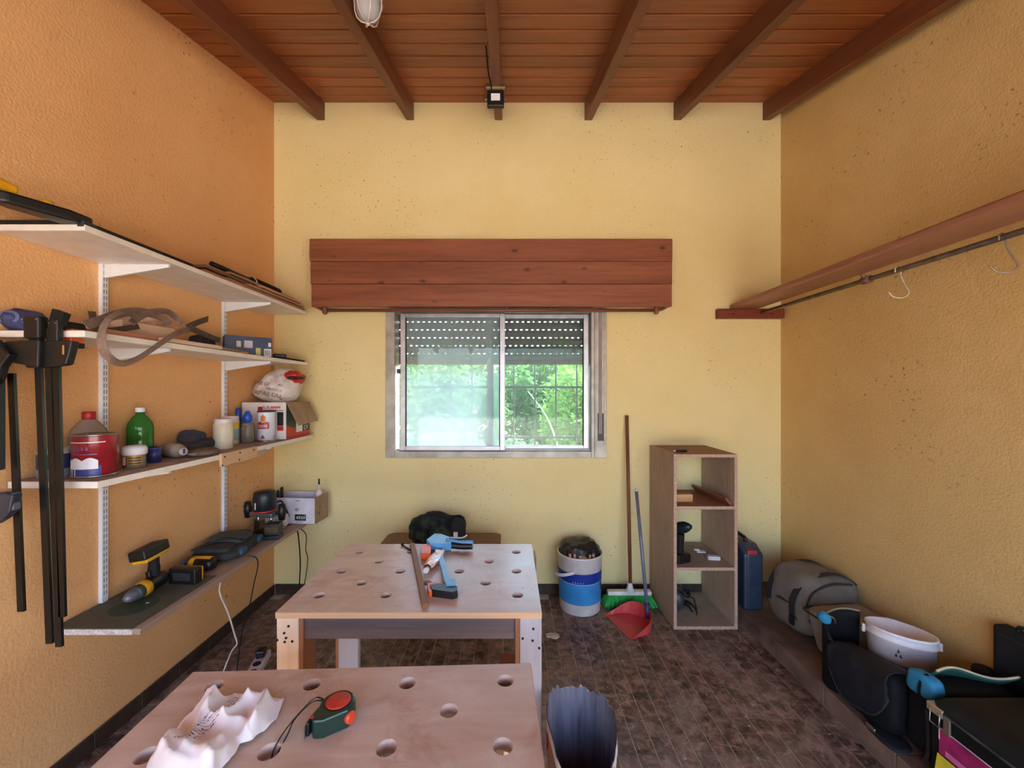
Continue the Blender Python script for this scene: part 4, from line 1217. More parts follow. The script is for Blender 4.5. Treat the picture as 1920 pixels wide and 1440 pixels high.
# sander in the bottom bay
sd = thing('electric_tool', 'dark corded power tool lying in the bottom cabinet bay', 'power tool', (1.078, 2.545, Z0), R(-20))
b = MB(); b.soft((-0.02, 0, 0.065), (0.12, 0.11, 0.13), 2.4, 8, 0.004, 12, 2); b.build('body', plain('dark_green_grey_shell', (52, 60, 60), 0.45), sd)
b = MB(); b.tube(bez([(0.02, -0.02, 0.06), (0.06, -0.04, 0.055), (0.085, -0.055, 0.03)], 5), 0.018, 10); b.build('handle', M_BLACK, sd)
b = MB()
pts = [(0.03 + 0.035 * math.cos(a), -0.005 + 0.03 * math.sin(a), 0.11 + 0.012 * math.sin(2 * a) - 0.004 * k) for k in range(2) for a in [2 * PI * i / 14 for i in range(14)]]
b.tube(pts + [(0.085, -0.02, 0.09), (0.10, -0.02, 0.03), (0.10, -0.05, 0.006)], 0.0045, 6); b.build('cord', M_BLACK2, sd)
b = MB(); b.lathe([(0.0, 0), (0.014, 0), (0.012, 0.03), (0, 0.032)], 12, (0.055, 0.03, 0.09)); b.build('knob', M_BLACK, sd)

# ================================================================== LEDGE ON THE RIGHT
# ---- dark blue tool case beside the cabinet
tc = thing('tool_case', 'dark blue plastic tool case with red latch standing between cabinet and bags', 'case', (1.440, 2.565, LEDGE_Z), R(0))
M_NAVY = plain('navy_case_plastic', (44, 56, 76), 0.4, 0, 0.12)
pr = [(-0.17, 0), (0.17, 0), (0.17, 0.30), (0.10, 0.385), (-0.10, 0.385), (-0.17, 0.34)]
Mcase = frame((0, 0, 0), (0, 1, 0), (1, 0, 0))
b = MB(); b.prism(pr, -0.02, 0.085, M=Mcase); o = b.build('shell', M_NAVY, tc); bv = o.modifiers.new('b', 'BEVEL'); bv.width = 0.016; bv.segments = 3
b = MB(); b.prism([(p[0] * 0.98, p[1] * 0.985 + 0.003) for p in pr], -0.030, 0.010, M=Mcase); o = b.build('shell_half', M_NAVY, tc); bv = o.modifiers.new('b', 'BEVEL'); bv.width = 0.012; bv.segments = 2
for z in (0.08, 0.19):
    b = MB(); b.box(-0.005, 0.072, -0.176, -0.168, z, z + 0.075, 0.004); b.build('rib_panel', M_NAVY, tc)
b = MB(); b.box(-0.01, 0.05, -0.178, -0.155, 0.312, 0.345, 0.006, M=Matrix.Translation((0, 0.012, 0.012))); b.build('latch', M_RED, tc)
b = MB(); b.tube(bez([(0.03, -0.07, 0.38), (0.03, -0.06, 0.405), (0.03, 0.06, 0.405), (0.03, 0.07, 0.38)], 6), 0.011, 8); b.build('handle', M_BLACK, tc)

# ---- grey holdall with dark straps
M_CANVAS = plain('grey_canvas', (112, 106, 98), 0.9, 0, 0.12, 9, bump=0.25, bscale=240)
M_CANVAS2 = plain('pale_grey_canvas', (136, 130, 124), 0.9, 0, 0.1, 9, bump=0.25, bscale=240)
M_STRAP = plain('charcoal_webbing', (38, 40, 44), 0.85, 0, 0.2, 40)
hb1 = thing('holdall', 'rounded grey canvas holdall with charcoal straps next to the tool case', 'bag', (1.690, 2.235, LEDGE_Z), R(4))
def hf(u, p):
    z = p.z * (1.0 - 0.12 * u.x) if p.z > 0 else p.z
    return (p.x + 0.06 * max(0, u.z) * 0.6, p.y, z)
b = MB(); b.soft((-0.01, 0, 0.165), (0.35, 0.31, 0.33), 3.8, 14, 0.010, 6, 1, hf); b.build('body', M_CANVAS, hb1)
for y in (-0.085, 0.085):
    pts = [(-0.10, y, 0.006)]
    for k in range(9):
        a = R(200 - 20 * k)
        pts.append((0.182 * math.cos(a) * (1.03 if k < 6 else 1.0) + (0.03 if k > 4 else 0), y, 0.165 + 0.172 * math.sin(a) * (0.98)))
    b = MB(); b.ribbon(bez(pts, 4), (0, 1, 0), 0.036, 0.004); b.build('strap', M_STRAP, hb1)
b = MB(); b.tube(bez([(-0.150, -0.135, 0.18), (-0.12, -0.145, 0.262), (-0.02, -0.148, 0.305), (0.10, -0.142, 0.298)], 8), 0.005, 6); b.build('zip', M_STRAP, hb1)
b = MB(); b.tube(bez([(-0.12, -0.15, 0.10), (-0.16, -0.10, 0.16), (-0.178, 0.0, 0.17), (-0.165, 0.1, 0.14)], 8), 0.009, 8); b.build('grab_handle', M_STRAP, hb1)
b = MB(); b.box(-0.192, -0.182, -0.10, -0.07, 0.07, 0.12, 0.003); b.build('buckle', M_BLACK, hb1)
# ---- boxy grey bag
hb2 = thing('cooler_bag', 'boxy grey canvas bag with piped edges leaning on the rounded holdall', 'bag', (1.69, 1.955, LEDGE_Z), R(6))
def bf(u, p): return (p.x - 0.03 * (p.z / 0.22), p.y + 0.05 * (p.z / 0.22), p.z)
b = MB(); b.soft((-0.005, 0, 0.115), (0.325, 0.17, 0.225), 7, 12, 0.006, 7, 4, bf); b.build('body', M_CANVAS2, hb2)
def pip(z, sx=0.163, sy=0.088, dx=0.0, dy=0.0):
    return [(sx * (abs(math.cos(a)) ** 0.3) * (1 if math.cos(a) > 0 else -1) + dx, sy * (abs(math.sin(a)) ** 0.3) * (1 if math.sin(a) > 0 else -1) + dy, z) for a in [2 * PI * k / 48 for k in range(48)]]
b = MB(); b.tube(pip(0.205, 0.152, 0.08, -0.03, 0.042), 0.004, 6, closed=True); b.build('piping', M_STRAP, hb2)
b = MB(); b.tube(pip(0.03, 0.161, 0.087, 0.008, -0.02), 0.004, 6, closed=True); b.build('piping', M_STRAP, hb2)
b = MB(); b.ribbon(bez([(-0.11, -0.105, 0.02), (-0.115, -0.09, 0.10), (-0.12, -0.065, 0.19)], 6), (1, 0, 0), 0.022, 0.003); b.build('strap', M_STRAP, hb2)

# ---- white bucket
wbk2 = thing('white_bucket', 'white plastic bucket with small printed lines standing by the right wall', 'bucket', (1.632, 1.672, LEDGE_Z + 0.016), R(0), None, Matrix.Rotation(R(9), 4, Vector((-0.69, 0.72, 0))).to_euler())
wbk2.scale = (0.79, 0.79, 0.97)
rw = lambda z: 0.122 + 0.018 * z / 0.30
b = MB(); b.lathe([(0, 0.002), (rw(0) - 0.005, 0.002), (rw(0), 0.008), (rw(.262), 0.262), (rw(.262) + 0.008, 0.264), (rw(.27) + 0.008, 0.272), (rw(.27) + 0.002, 0.276), (rw(.29) + 0.002, 0.290), (rw(.29) + 0.006, 0.292), (rw(.3) + 0.006, 0.302), (rw(.3) - 0.003, 0.302), (rw(0) - 0.004, 0.010), (0, 0.010)], 44)
b.build('pail', plain('white_pail', (228, 226, 234), 0.38, 0, 0.04), wbk2)
for a in (150, -30):
    b = MB(); m = onto(rw(.27) + 0.010, R(a), 0.268, 0); b.box(-0.014, 0.014, -0.016, 0.018, -0.004, 0.012, 0.004, M=m); e = b.build('ear', plain('white_ear', (226, 214, 204), 0.4), wbk2)
    b = MB(); b.cyl(m @ Vector((0, 0.004, 0.011)), m @ Vector((0, 0.004, 0.0135)), 0.005, n=10); b.build('pivot', M_SCREW, e)
def wtext(a, z, w, h, mat):
    b = MB()
    for k in range(6):
        a0_ = R(a) + (k / 6 - 0.5) * w / rw(z)
        m = onto(rw(z) + 0.0012, a0_ + w / 12 / rw(z), z, 0); b.box(-w / 12, w / 12, -h / 2, h / 2, -0.001, 0.0006, M=m)
    b.build('print_line', mat, wbk2)
M_NAVYP = plain('navy_print', (44, 52, 92), 0.6); M_REDP = plain('red_print', (176, 60, 58), 0.6); M_PALEP = plain('pale_blue_print', (172, 176, 212), 0.6)
wtext(-126, 0.178, 0.095, 0.008, M_NAVYP); wtext(-129, 0.164, 0.085, 0.010, M_REDP); wtext(-84, 0.178, 0.045, 0.009, M_NAVYP); wtext(-100, 0.180, 0.008, 0.010, M_REDP)
wtext(-165, 0.180, 0.08, 0.004, M_PALEP); wtext(-165, 0.168, 0.08, 0.004, M_PALEP); wtext(-160, 0.200, 0.03, 0.006, M_PALEP)
m = onto(rw(.23) + 0.0014, R(-137), 0.226, 0)
b = MB()
for pts in ([(0.0, 0.02), (-0.006, 0.004), (0.006, 0.004)], [(-0.008, 0.002), (-0.015, -0.014), (-0.002, -0.012)], [(0.008, 0.002), (0.016, -0.014), (0.003, -0.012)]):
    b.prism(pts, -0.0008, 0.0008, M=m)
b.build('emblem', plain('dark_emblem', (56, 54, 66), 0.6), wbk2)
b = MB()
pts = [onto(rw(.27) + 0.02, R(150), 0.272, 0).translation]
for k in range(1, 12):
    a = R(150 - 15 * k); pts.append(Vector(((rw(.3) + 0.014) * math.cos(a), (rw(.3) + 0.014) * math.sin(a), 0.272 + 0.030 * math.sin(PI * k / 12))))
pts.append(onto(rw(.27) + 0.02, R(-30), 0.272, 0).translation)
b.tube(bez(pts, 3), 0.0022, 6); b.build('bail', M_STEEL, wbk2)

# ---- black tool bag with flap, in front of the bucket
M_NYL = plain('black_nylon', (14, 15, 18), 0.75, 0, 0.25, 20, spec=0.25, bump=0.2, bscale=300)
M_NYL2 = plain('midnight_nylon', (25, 27, 36), 0.7, 0, 0.2, 20, spec=0.3, bump=0.2, bscale=300)
tb_ = thing('tool_bag', 'open black nylon tool bag with rounded flap in front of the white bucket', 'bag', (1.475, 1.62, LEDGE_Z), R(0))
def tf(u, p):
    k = 1.0 - 0.9 * p.y          # slumps away from the camera side
    return (p.x + 0.01 * (p.z / 0.2), p.y, -0.115 + (p.z + 0.115) * k)
b = MB(); b.soft((0.0, 0.0, 0.115), (0.11, 0.27, 0.23), 4.0, 12, 0.006, 8, 6, tf); b.build('body', M_NYL, tb_)
def flap(u, v):
    y = -0.14 + 0.28 * u
    drop = v * (0.215 * (1 - (abs(u - 0.5) * 2) ** 3.5 * 0.5))
    x = 0.035 - 0.105 * math.sin(min(1, v * 3.2) * PI / 2) - 0.010 * math.sin(PI * v)
    z = (0.236 - 0.20 * y) + 0.010 * math.sin(PI * min(1, v * 3)) - max(0, drop - 0.02)
    return (x + 0.005 * mnoise.noise(Vector((u * 4, v * 4, 1))), y, z)
b = MB(); b.grid(flap, 24, 18); o = b.build('flap', M_NYL2, tb_); solidify(o, 0.005, 0)
b = MB(); b.tube([Vector(flap(i / 30, 1.0)) + Vector((-0.002, 0, 0)) for i in range(31)], 0.004, 6); b.build('binding', M_STRAP, tb_)
# tall far side of the open bag
def wallf(u, v):
    x = -0.045 + 0.160 * u
    return (x, 0.205 + 0.018 * math.sin(PI * u) - 0.01 * v, (0.305 + 0.018 * math.sin(PI * u * 0.7)) * v)
b = MB(); b.grid(wallf, 20, 8); o = b.build('open_side', M_NYL, tb_); solidify(o, 0.006, 0)
b = MB(); b.tube([wallf(i / 24, 1.0) for i in range(25)], 0.0045, 6); b.build('rim_binding', plain('khaki_binding', (132, 118, 96), 0.8), tb_)
def sidef(u, v): return (-0.045 - 0.012 * math.sin(PI * u), 0.12 + 0.085 * u, (0.20 + 0.10 * u) * v)
b = MB(); b.grid(sidef, 8, 8); o = b.build('open_side', M_NYL, tb_); solidify(o, 0.006, 0)
M_CYAN = plain('bright_blue_fabric', (42, 132, 176), 0.75, 0, 0.12, 20)
b = MB(); b.soft((-0.050, 0.192, 0.292), (0.055, 0.045, 0.05), 2.2, 6, 0.006, 30, 2, flat=False); b.build('blue_tab', M_CYAN, tb_)
b = MB(); b.tube(bez([(-0.03, 0.187, 0.30), (-0.012, 0.184, 0.29), (-0.005, 0.184, 0.27)], 5), 0.005, 6); b.build('cord_lock', M_STEEL, tb_)
b = MB(); b.box(-0.088, -0.080, -0.10, -0.06, 0.012, 0.030, 0.003); b.build('buckle', M_STEEL, tb_)
b = MB(); b.soft((-0.045, -0.11, 0.012), (0.09, 0.14, 0.024), 3, 6, 0.003, 20, 2); b.build('strap_end', M_NYL2, tb_)

# ---- black bag with blue corner
bb = thing('tool_bag', 'black nylon bag with bright blue corner and green rim beside the latched case', 'bag', (1.638, 1.435, LEDGE_Z), R(0))
def bbf(u, p): return (p.x, p.y, p.z)
b = MB(); b.soft((-0.01, 0, 0.135), (0.33, 0.110, 0.27), 5, 12, 0.007, 8, 8, bbf); b.build('body', M_NYL, bb)
b = MB(); b.soft((-0.145, 0.0, 0.262), (0.06, 0.106, 0.085), 3.6, 8, 0.006, 14, 3, flat=False); b.build('blue_corner', M_CYAN, bb)
b = MB(); b.ribbon(bez([(-0.177, -0.01, 0.225), (-0.178, -0.01, 0.26), (-0.165, -0.01, 0.297), (-0.145, -0.01, 0.306)], 6), (0, 1, 0.2), 0.008, 0.004); b.build('seam', M_NYL, bb)
b = MB()
b.grid(lambda u, v: (-0.11 + 0.28 * u, 0.04 + 0.012 * math.sin(5 * u) - 0.045 * v, 0.262 + 0.050 * v + 0.010 * math.sin(7 * u) - 0.02 * u), 16, 5); o = b.build('green_rim', plain('teal_green_fabric', (28, 82, 74), 0.8), bb); solidify(o, 0.008, 0)
b = MB(); b.tube([(-0.11 + 0.28 * i / 20, -0.005 + 0.012 * math.sin(5 * i / 20), 0.316 + 0.010 * math.sin(7 * i / 20) - 0.02 * i / 20) for i in range(21)], 0.004, 6); b.build('rim_binding', plain('cream_binding', (196, 184, 158), 0.8), bb)
b = MB(); b.ribbon(bez([(-0.174, -0.02, 0.005), (-0.178, -0.040, 0.05), (-0.178, -0.042, 0.12), (-0.176, -0.035, 0.20)], 6), (0, 1, 0), 0.012, 0.004); b.build('side_piping', M_STRAP, bb)
# dark bottle and wood offcut between bucket and wall
bt = thing('dark_flask', 'black squat flask between the white bucket and the wall', 'flask', (1.822, 1.535, LEDGE_Z))
b = MB(); b.lathe([(0, 0), (0.043, 0), (0.047, 0.01), (0.047, 0.18), (0.034, 0.205), (0.030, 0.215)], 20); b.build('body', M_BLACK, bt)
b = MB(); b.lathe([(0.033, 0.210), (0.034, 0.245), (0.030, 0.252), (0, 0.252)], 20); b.build('lid', M_BLACK2, bt)
# ---- black case with latches
bc = thing('latched_case', 'battered black case with a metal corner latch and magenta label', 'case', (1.645, 1.085, LEDGE_Z), R(0))
CWX, CWY = 0.215, 0.275
M_CASE = plain('scuffed_black_case', (13, 15, 15), 0.6, 0, 0.45, 16, spec=0.3, bump=0.15, bscale=120)
b = MB(); b.box(-CWX, CWX, -CWY, CWY, 0, 0.255, 0.008); b.build('body', M_CASE, bc)
def lid(u, v):
    x = -CWX - 0.003 + (2 * CWX + 0.006) * u; y = -CWY - 0.003 + (2 * CWY + 0.006) * v
    ex = min(u, 1 - u) * 2 * CWX; ey = min(v, 1 - v) * 2 * CWY
    e = min(ex, ey)
    return (x, y, 0.258 + 0.048 * (1 - math.exp(-e / 0.022)))
b = MB(); b.grid(lid, 24, 24); b.box(-CWX - 0.003, CWX + 0.003, -CWY - 0.003, CWY + 0.003, 0.252, 0.259); b.build('lid', M_CASE, bc)
b = MB(); b.box(-CWX - 0.006, -CWX + 0.004, -CWY, CWY, 0.249, 0.256); b.build('lid_trim', plain('worn_trim', (84, 88, 84), 0.5, 0.3, 0.3, 30), bc)
b = MB(); b.box(-CWX - 0.007, -CWX + 0.02, CWY - 0.045, CWY + 0.006, 0.235, 0.262, 0.002, 1); b.build('corner_plate', plain('tarnished_brass', (186, 164, 136), 0.4, 0.5, 0.15), bc)
b = MB(); b.tube([(-CWX - 0.010, CWY - 0.010, 0.250), (-CWX - 0.012, CWY - 0.010, 0.205), (-CWX - 0.012, CWY - 0.040, 0.205), (-CWX - 0.010, CWY - 0.040, 0.250)], 0.0022, 6); b.build('latch_wire', M_STEEL, bc)
b = MB(); b.box(-CWX - 0.008, -CWX - 0.001, CWY - 0.068, CWY - 0.047, 0.195, 0.250, 0.002, 1); b.build('latch_plate', plain('tarnished_latch', (140, 126, 108), 0.4, 0.6), bc)
b = MB(); b.box(-CWX - 0.0015, -CWX + 0.001, -0.17, 0.245, 0.115, 0.200); lb_ = b.build('label', plain('magenta_print', (150, 36, 92), 0.5, 0, 0.35, 14), bc)
b = MB(); b.box(-CWX - 0.0022, -CWX - 0.001, -0.17, 0.245, 0.1985, 0.2015); b.box(-CWX - 0.0022, -CWX - 0.001, 0.2425, 0.2455, 0.160, 0.200); b.build('label_border', plain('silver_border', (214, 206, 212), 0.4), lb_)
b = MB(); b.box(-CWX - 0.0020, -CWX - 0.001, -0.17, 0.225, 0.120, 0.138); b.build('label_stripe', plain('pink_print', (216, 112, 168), 0.5), lb_)
b = MB(); b.box(-CWX - 0.0022, -CWX - 0.001, 0.02, 0.08, 0.140, 0.192); b.build('label_patch', plain('white_print_patch', (216, 206, 214), 0.5, 0, 0.2, 90), lb_)
b = MB(); b.box(-0.0015, 0.0015, -0.08, 0.08, 0, 0.115, M=Matrix.Rotation(R(9), 4, 'Y'))
tag(b.build('yellow_card', plain('yellow_card', (226, 206, 60), 0.6), loc=(1.406, 1.25, LEDGE_Z + 0.001)), 'bright yellow card leaning against the latched black case', 'card')
# ---- black panel leaning on the wall
sp = thing('black_case', 'slim upright black case leaning on the right wall', 'case', (1.845, 1.19, LEDGE_Z + 0.0))
b = MB(); b.box(-0.028, 0.030, 0.148, 0.318, 0.0, 0.445, 0.012); b.build('shell', M_BLACK2, sp)
b = MB(); b.box(-0.031, -0.026, 0.165, 0.30, 0.03, 0.42, 0.002, 1); b.build('front_panel', M_BLACK, sp)
b = MB(); b.tube(bez([(0, 0.21, 0.44), (0, 0.215, 0.462), (0, 0.255, 0.462), (0, 0.26, 0.44)], 5), 0.007, 8); b.build('handle', M_BLACK, sp)
# ================================================================== SHELVING ON THE LEFT WALL
UY = (1.597, 2.275)
def slotmat():
    t = NT('slotted_white_steel')
    t.set(color=(224, 226, 236), rough=0.35); return t.m
M_UP = slotmat(); M_SLOT = plain('slot_shadow', (104, 112, 116), 0.8)
for k, (y, lab) in enumerate(zip(UY, ('white slotted shelf upright next to the hanging clamps', 'white slotted shelf upright near the corner of the yellow wall'))):
    u = thing('shelf_upright', lab, 'upright', (XL, y, 0.56))
    b = MB(); b.box(0, 0.016, -0.0125, 0.0125, 0, 1.37, 0.001, 1); b.build('channel', M_UP, u)
    b = MB(); z = 0.03
    while z < 1.33:
        for yy in (-0.0065, 0.0035): b.box(0.0158, 0.0164, yy, yy + 0.003, z, z + 0.016)
        z += 0.025
    b.build('slots', M_SLOT, u, kind='stuff')

def bracket(parent, yw, d, z):   # thin triangular bracket under a board whose underside is z
    pr = [(0.012, z), (d, z), (d, z - 0.012), (0.03, z - 0.052), (0.012, z - 0.052)]
    m = frame((0, yw - 0.005, 0), (1, 0, 0), (0, -1, 0))
    b = MB(); b.prism(pr, -0.010, 0.0, M=m); return b.build('bracket', M_WMETAL, parent)

SX = -1.335     # front edge of the boards
def shelf(label, y0, y1, ztop, th, mat=M_WHITE, zbr=True, sx=SX):
    t = thing('wall_shelf', label, 'shelf', (XL, 0, ztop))
    b = MB(); b.box(0.003, sx - XL, y0, y1, -th, 0, 0.0015, 1); b.build('board', mat, t)
    for y in UY:
        if y0 < y < y1: bracket(t, y, 0.272, -th)
    return t
S1, S2, S3, S4 = 1.926, 1.592, 1.108, 0.556
shelf('white top shelf carrying long slats and the yellow-handled clamp', 1.257, 2.63, S1, 0.020)
shelf('white second shelf carrying webbing straps and a blue box', 1.257, 2.65, S2, 0.021)
M_DUSTSHELF = plain('dusty_worn_shelf', (168, 138, 122), 0.75, 0, 0.2, 10)
s3 = thing('wall_shelf', 'white third shelf crowded with jars and bottles, spliced halfway', 'shelf', (XL, 0, S3))
for (y0, y1) in ((1.297, 1.835), (1.837, 2.715)):
    b = MB(); b.box(0.003, SX - XL, y0, y1, -0.022, -0.001); o = b.build('board', M_WHITE, s3)
    b = MB(); b.box(0.004, SX - XL - 0.001, y0 + 0.001, y1 - 0.001, -0.0015, 0.0); b.build('board_face', M_DUSTSHELF, o)
for y in UY: bracket(s3, y, 0.272, -0.022)
b = MB(); b.box(SX - XL, SX - XL + 0.012, 1.84, 2.10, -0.055, 0.005, 0.0015, 1); spl = b.build('splice_plate', wood('pale_splice', (214, 180, 146), (190, 150, 116), 1, 0.65, 16), s3)
for y, z in ((1.86, -0.012), (2.07, -0.010), (1.96, -0.042), (1.965, -0.008), (1.845, -0.05)):
    b = MB(); b.cyl((SX - XL + 0.011, y, z), (SX - XL + 0.0135, y, z), 0.0045, n=8); b.build('screw', M_SCREW, spl)
b = MB(); b.box(SX - XL - 0.003, SX - XL + 0.006, 2.08, 2.19, -0.050, -0.024, 0.001, 1); b.build('splice_end', wood('pale_splice2', (198, 170, 144), (178, 146, 118), 1, 0.65, 16), s3)
s4 = thing('wall_shelf', 'raw wooden bottom shelf carrying drills and the green cutting mat', 'shelf', (XL, 0, S4))
b = MB(); b.box(0.003, 0.318, 1.421, 2.63, -0.021, 0, 0.0015, 1); b.build('board', wood('raw_grey_pine', (196, 168, 148), (168, 138, 120), 1, 0.7, 12), s4)
b = MB(); b.box(0.003, 0.29, 1.4195, 1.4215, -0.020, -0.001); b.build('end_edge', plain('pale_chip_edge', (206, 196, 196), 0.8, 0, 0.2, 120), s4)
for y in UY: bracket(s4, y, 0.272, -0.021)

def L(px, X):   # depth of the point at horizontal pixel px on the plane x = X
    return -X * F_PX / (955.0 - px)

# ================================================================== SHELF 4: mat, drills, pouch, router, box
cm = thing('cutting_mat', 'dark green cutting mat with a printed oval on the bottom shelf', 'mat', (XL + 0.004, 1.419, S4))
M_MAT = plain('green_mat', (86, 86, 72), 0.7, 0, 0.12, 14)
b = MB(); b.box(0, 0.288, 0, 0.412, 0, 0.003, 0.001, 1); b.build('sheet', M_MAT, cm)
b = MB(); b.prism([(0.155 + 0.075 * math.cos(a), 0.15 + 0.075 * math.sin(a)) for a in [2 * PI * k / 40 for k in range(40)]], 0.0028, 0.0034); b.build('print', plain('mat_print', (48, 68, 52), 0.7), cm)
b = MB(); b.box(0.18, 0.192, 0.168, 0.176, 0.0032, 0.0038); b.build('mark', M_PAPER, cm)

def drill(name, label, loc, rz, rx_, small=False):
    """cordless drill lying on its side: body along +x, handle towards +y, battery at the end"""
    t = thing(name, label, 'drill', loc, rz)
    k = 0.9 if small else 1.0
    zc_ = 0.034
    bm_ = Matrix.Translation((0, 0, zc_)) @ Matrix.Rotation(R(90), 4, 'Y')
    b = MB(); b.lathe([(0, -0.078 * k), (0.024, -0.076 * k), (0.031, -0.06 * k), (0.032, -0.01), (0.030, 0.03 * k), (0.026, 0.045 * k), (0, 0.045 * k)], 18, M=bm_); b.build('motor_housing', M_BLACK, t)
    b = MB(); b.lathe([(0.0318, -0.066 * k), (0.0334, -0.058 * k), (0.0338, -0.01), (0.0322, 0.03 * k), (0.030, 0.032 * k)], 12, M=bm_, a0=R(150), a1=R(285)); b.build('top_shell', M_YELLOW, t)
    b = MB(); b.lathe([(0.0308, 0.014 * k), (0.0326, 0.016 * k), (0.0318, 0.036 * k), (0.0285, 0.045 * k)], 18, M=bm_); b.build('collar', M_YELLOW, t)
    b = MB(); b.lathe([(0.026, 0.044 * k), (0.029, 0.05 * k), (0.029, 0.066 * k), (0.024, 0.07 * k), (0, 0.07 * k)], 18, M=bm_); b.build('torque_ring', plain('dark_grey_ring', (64, 64, 68), 0.5), t)
    b = MB(); b.lathe([(0.021, 0.069 * k), (0.021, 0.09 * k), (0.013, 0.108 * k), (0.006, 0.112 * k), (0, 0.112 * k)], 16, M=bm_); b.build('chuck', plain('grey_chuck', (112, 112, 128), 0.4, 0.3), t)
    b = MB(); b.tube(bez([(-0.03, 0.02, zc_), (-0.04, 0.06 * k, zc_), (-0.048, 0.10 * k, zc_)], 5), [0.021] * 6 + [0.019] * 5, 12); b.build('handle', M_BLACK2, t)
    b = MB(); b.box(-0.012, -0.002, 0.03, 0.055, zc_ - 0.009, zc_ + 0.009, 0.004); b.build('trigger', M_BLACK, t)
    b = MB(); b.box(-0.095, 0.022, 0.098 * k, 0.115 * k, 0.004, 0.066, 0.006); b.build('battery_shoe', M_YELLOW, t)
    b = MB(); b.box(-0.100, 0.028, 0.112 * k, 0.155 * k, 0.0, 0.070, 0.007); b.build('battery', M_BLACK, t)
    b = MB(); b.box(-0.075, 0.004, 0.1545 * k, 0.1565 * k, 0.018, 0.052, 0.001, 1); b.build('battery_vent', plain('dark_vent', (44, 44, 48), 0.6), t)
    return t
def orient(o, c, x, y):
    x = Vector(x).normalized(); z = x.cross(Vector(y)).normalized(); y = z.cross(x)
    rot = Matrix((x, y, z)).transposed()
    o.rotation_euler = rot.to_euler(); o.location = Vector(c) - rot @ Vector((0, 0, 0.034))
d1 = drill('cordless_drill', 'yellow and black cordless drill with its battery raised against the orange wall', (0, 0, 0), 0, 0)
orient(d1, (-1.500, 1.665, S4 + 0.038), (0.05, -0.80, -0.03), (-0.15, 0.75, 0.66))
d2 = drill('cordless_drill', 'yellow and black cordless drill lying with its black battery towards the green mat', (-1.455, 1.885, S4), R(176), 0, True)
po = thing('tool_belt_pouch', 'folded grey and black tool belt pouch with blue tabs on the bottom shelf', 'pouch', (-1.475, 2.09, S4), R(8))
M_POUCH = plain('charcoal_pouch', (48, 50, 50), 0.8, 0, 0.25, 16, bump=0.2)
b = MB(); b.soft((0, 0, 0.030), (0.23, 0.30, 0.060), 4, 10, 0.006, 12, 2, lambda u, p: (p.x, p.y, p.z * (1 + 0.25 * u.y))); b.build('body', M_POUCH, po)
b = MB(); b.soft((-0.01, 0.05, 0.064), (0.18, 0.17, 0.040), 4, 8, 0.005, 14, 3, flat=False); b.build('flap', plain('grey_pouch_flap', (74, 78, 78), 0.75, 0, 0.2, 18, bump=0.2), po)
b = MB(); b.soft((-0.01, -0.085, 0.060), (0.17, 0.10, 0.03), 4, 8, 0.004, 14, 5, flat=False); b.build('flap', M_POUCH, po)
for y in (-0.07, 0.105):
    b = MB(); b.soft((0.105, y, 0.034), (0.04, 0.06, 0.038), 3, 6, flat=False); b.build('blue_tab', plain('slate_blue_tab', (42, 72, 100), 0.6), po)
b = MB(); b.ribbon(bez([(-0.10, -0.12, 0.065), (0.0, -0.03, 0.085), (0.09, -0.02, 0.07)], 6), (0, 1, 0), 0.018, 0.004); b.build('strap', M_STRAP, po)

# router
ro = thing('wood_router', 'black plunge router with side knob and clear guard on the bottom shelf', 'router', (-1.468, 2.40, S4), R(-12))
b = MB(); b.lathe([(0, 0), (0.07, 0), (0.072, 0.006), (0.06, 0.010), (0.03, 0.012)], 24); b.build('base', M_BLACK, ro)
for x in (-0.045, 0.045):
    b = MB(); b.cyl((x, 0, 0.008), (x, 0, 0.125), 0.008, n=10); b.build('column', M_STEEL, ro)
b = MB(); b.lathe([(0.055, 0.012), (0.055, 0.080)], 20, a0=R(180), a1=R(360)); b.build('guard', glass_mat('smoky_guard', 0.25, (110, 90, 60)), ro)
b = MB(); b.box(-0.075, 0.085, -0.04, 0.04, 0.098, 0.128, 0.008); b.build('carriage', plain('cast_aluminium', (150, 152, 158), 0.35, 0.8), ro)
b = MB(); b.lathe([(0.056, 0.126), (0.064, 0.132), (0.062, 0.21), (0.058, 0.240), (0.050, 0.248), (0, 0.250)], 22); b.build('motor', plain('dark_motor_housing', (30, 36, 44), 0.4), ro)
b = MB(); b.box(-0.010, -0.003, -0.0650, -0.058, 0.150, 0.190, 0.002, 1); b.build('scale', M_PAPER, ro)
b = MB(); b.lathe([(0.0635, 0.130), (0.0648, 0.132), (0.0648, 0.137), (0.0635, 0.139)], 22); b.build('red_band', M_RED, ro)
for s in (-1, 1):
    b = MB(); b.cyl((s * 0.06, 0, 0.115), (s * 0.11, 0, 0.125), 0.009, n=10); b.lathe([(0, -0.052), (0.017, -0.046), (0.022, 0.0), (0.018, 0.046), (0, 0.052)], 14, M=Matrix.Translation((s * 0.12, 0, 0.128)) @ Matrix.Rotation(R(90 if False else 0), 4, 'X')); b.build('knob', M_BLACK, ro)
# battery pack beside router
bp = thing('battery_charger', 'small dark battery charger standing beside the router', 'charger', (-1.362, 2.305, S4), R(10))
b = MB(); b.box(-0.045, 0.045, -0.04, 0.04, 0, 0.022, 0.006); b.build('base', plain('dark_blue_black', (34, 42, 52), 0.4), bp)
b = MB(); b.box(-0.040, 0.042, -0.030, 0.036, 0.022, 0.086, 0.006); b.build('pack', plain('brown_black_pack', (46, 40, 32), 0.45, 0, 0.3, 40), bp)
b = MB(); b.box(-0.03, 0.035, -0.0315, -0.029, 0.04, 0.07); b.build('plate', plain('olive_plate', (84, 76, 52), 0.4, 0.3), bp)

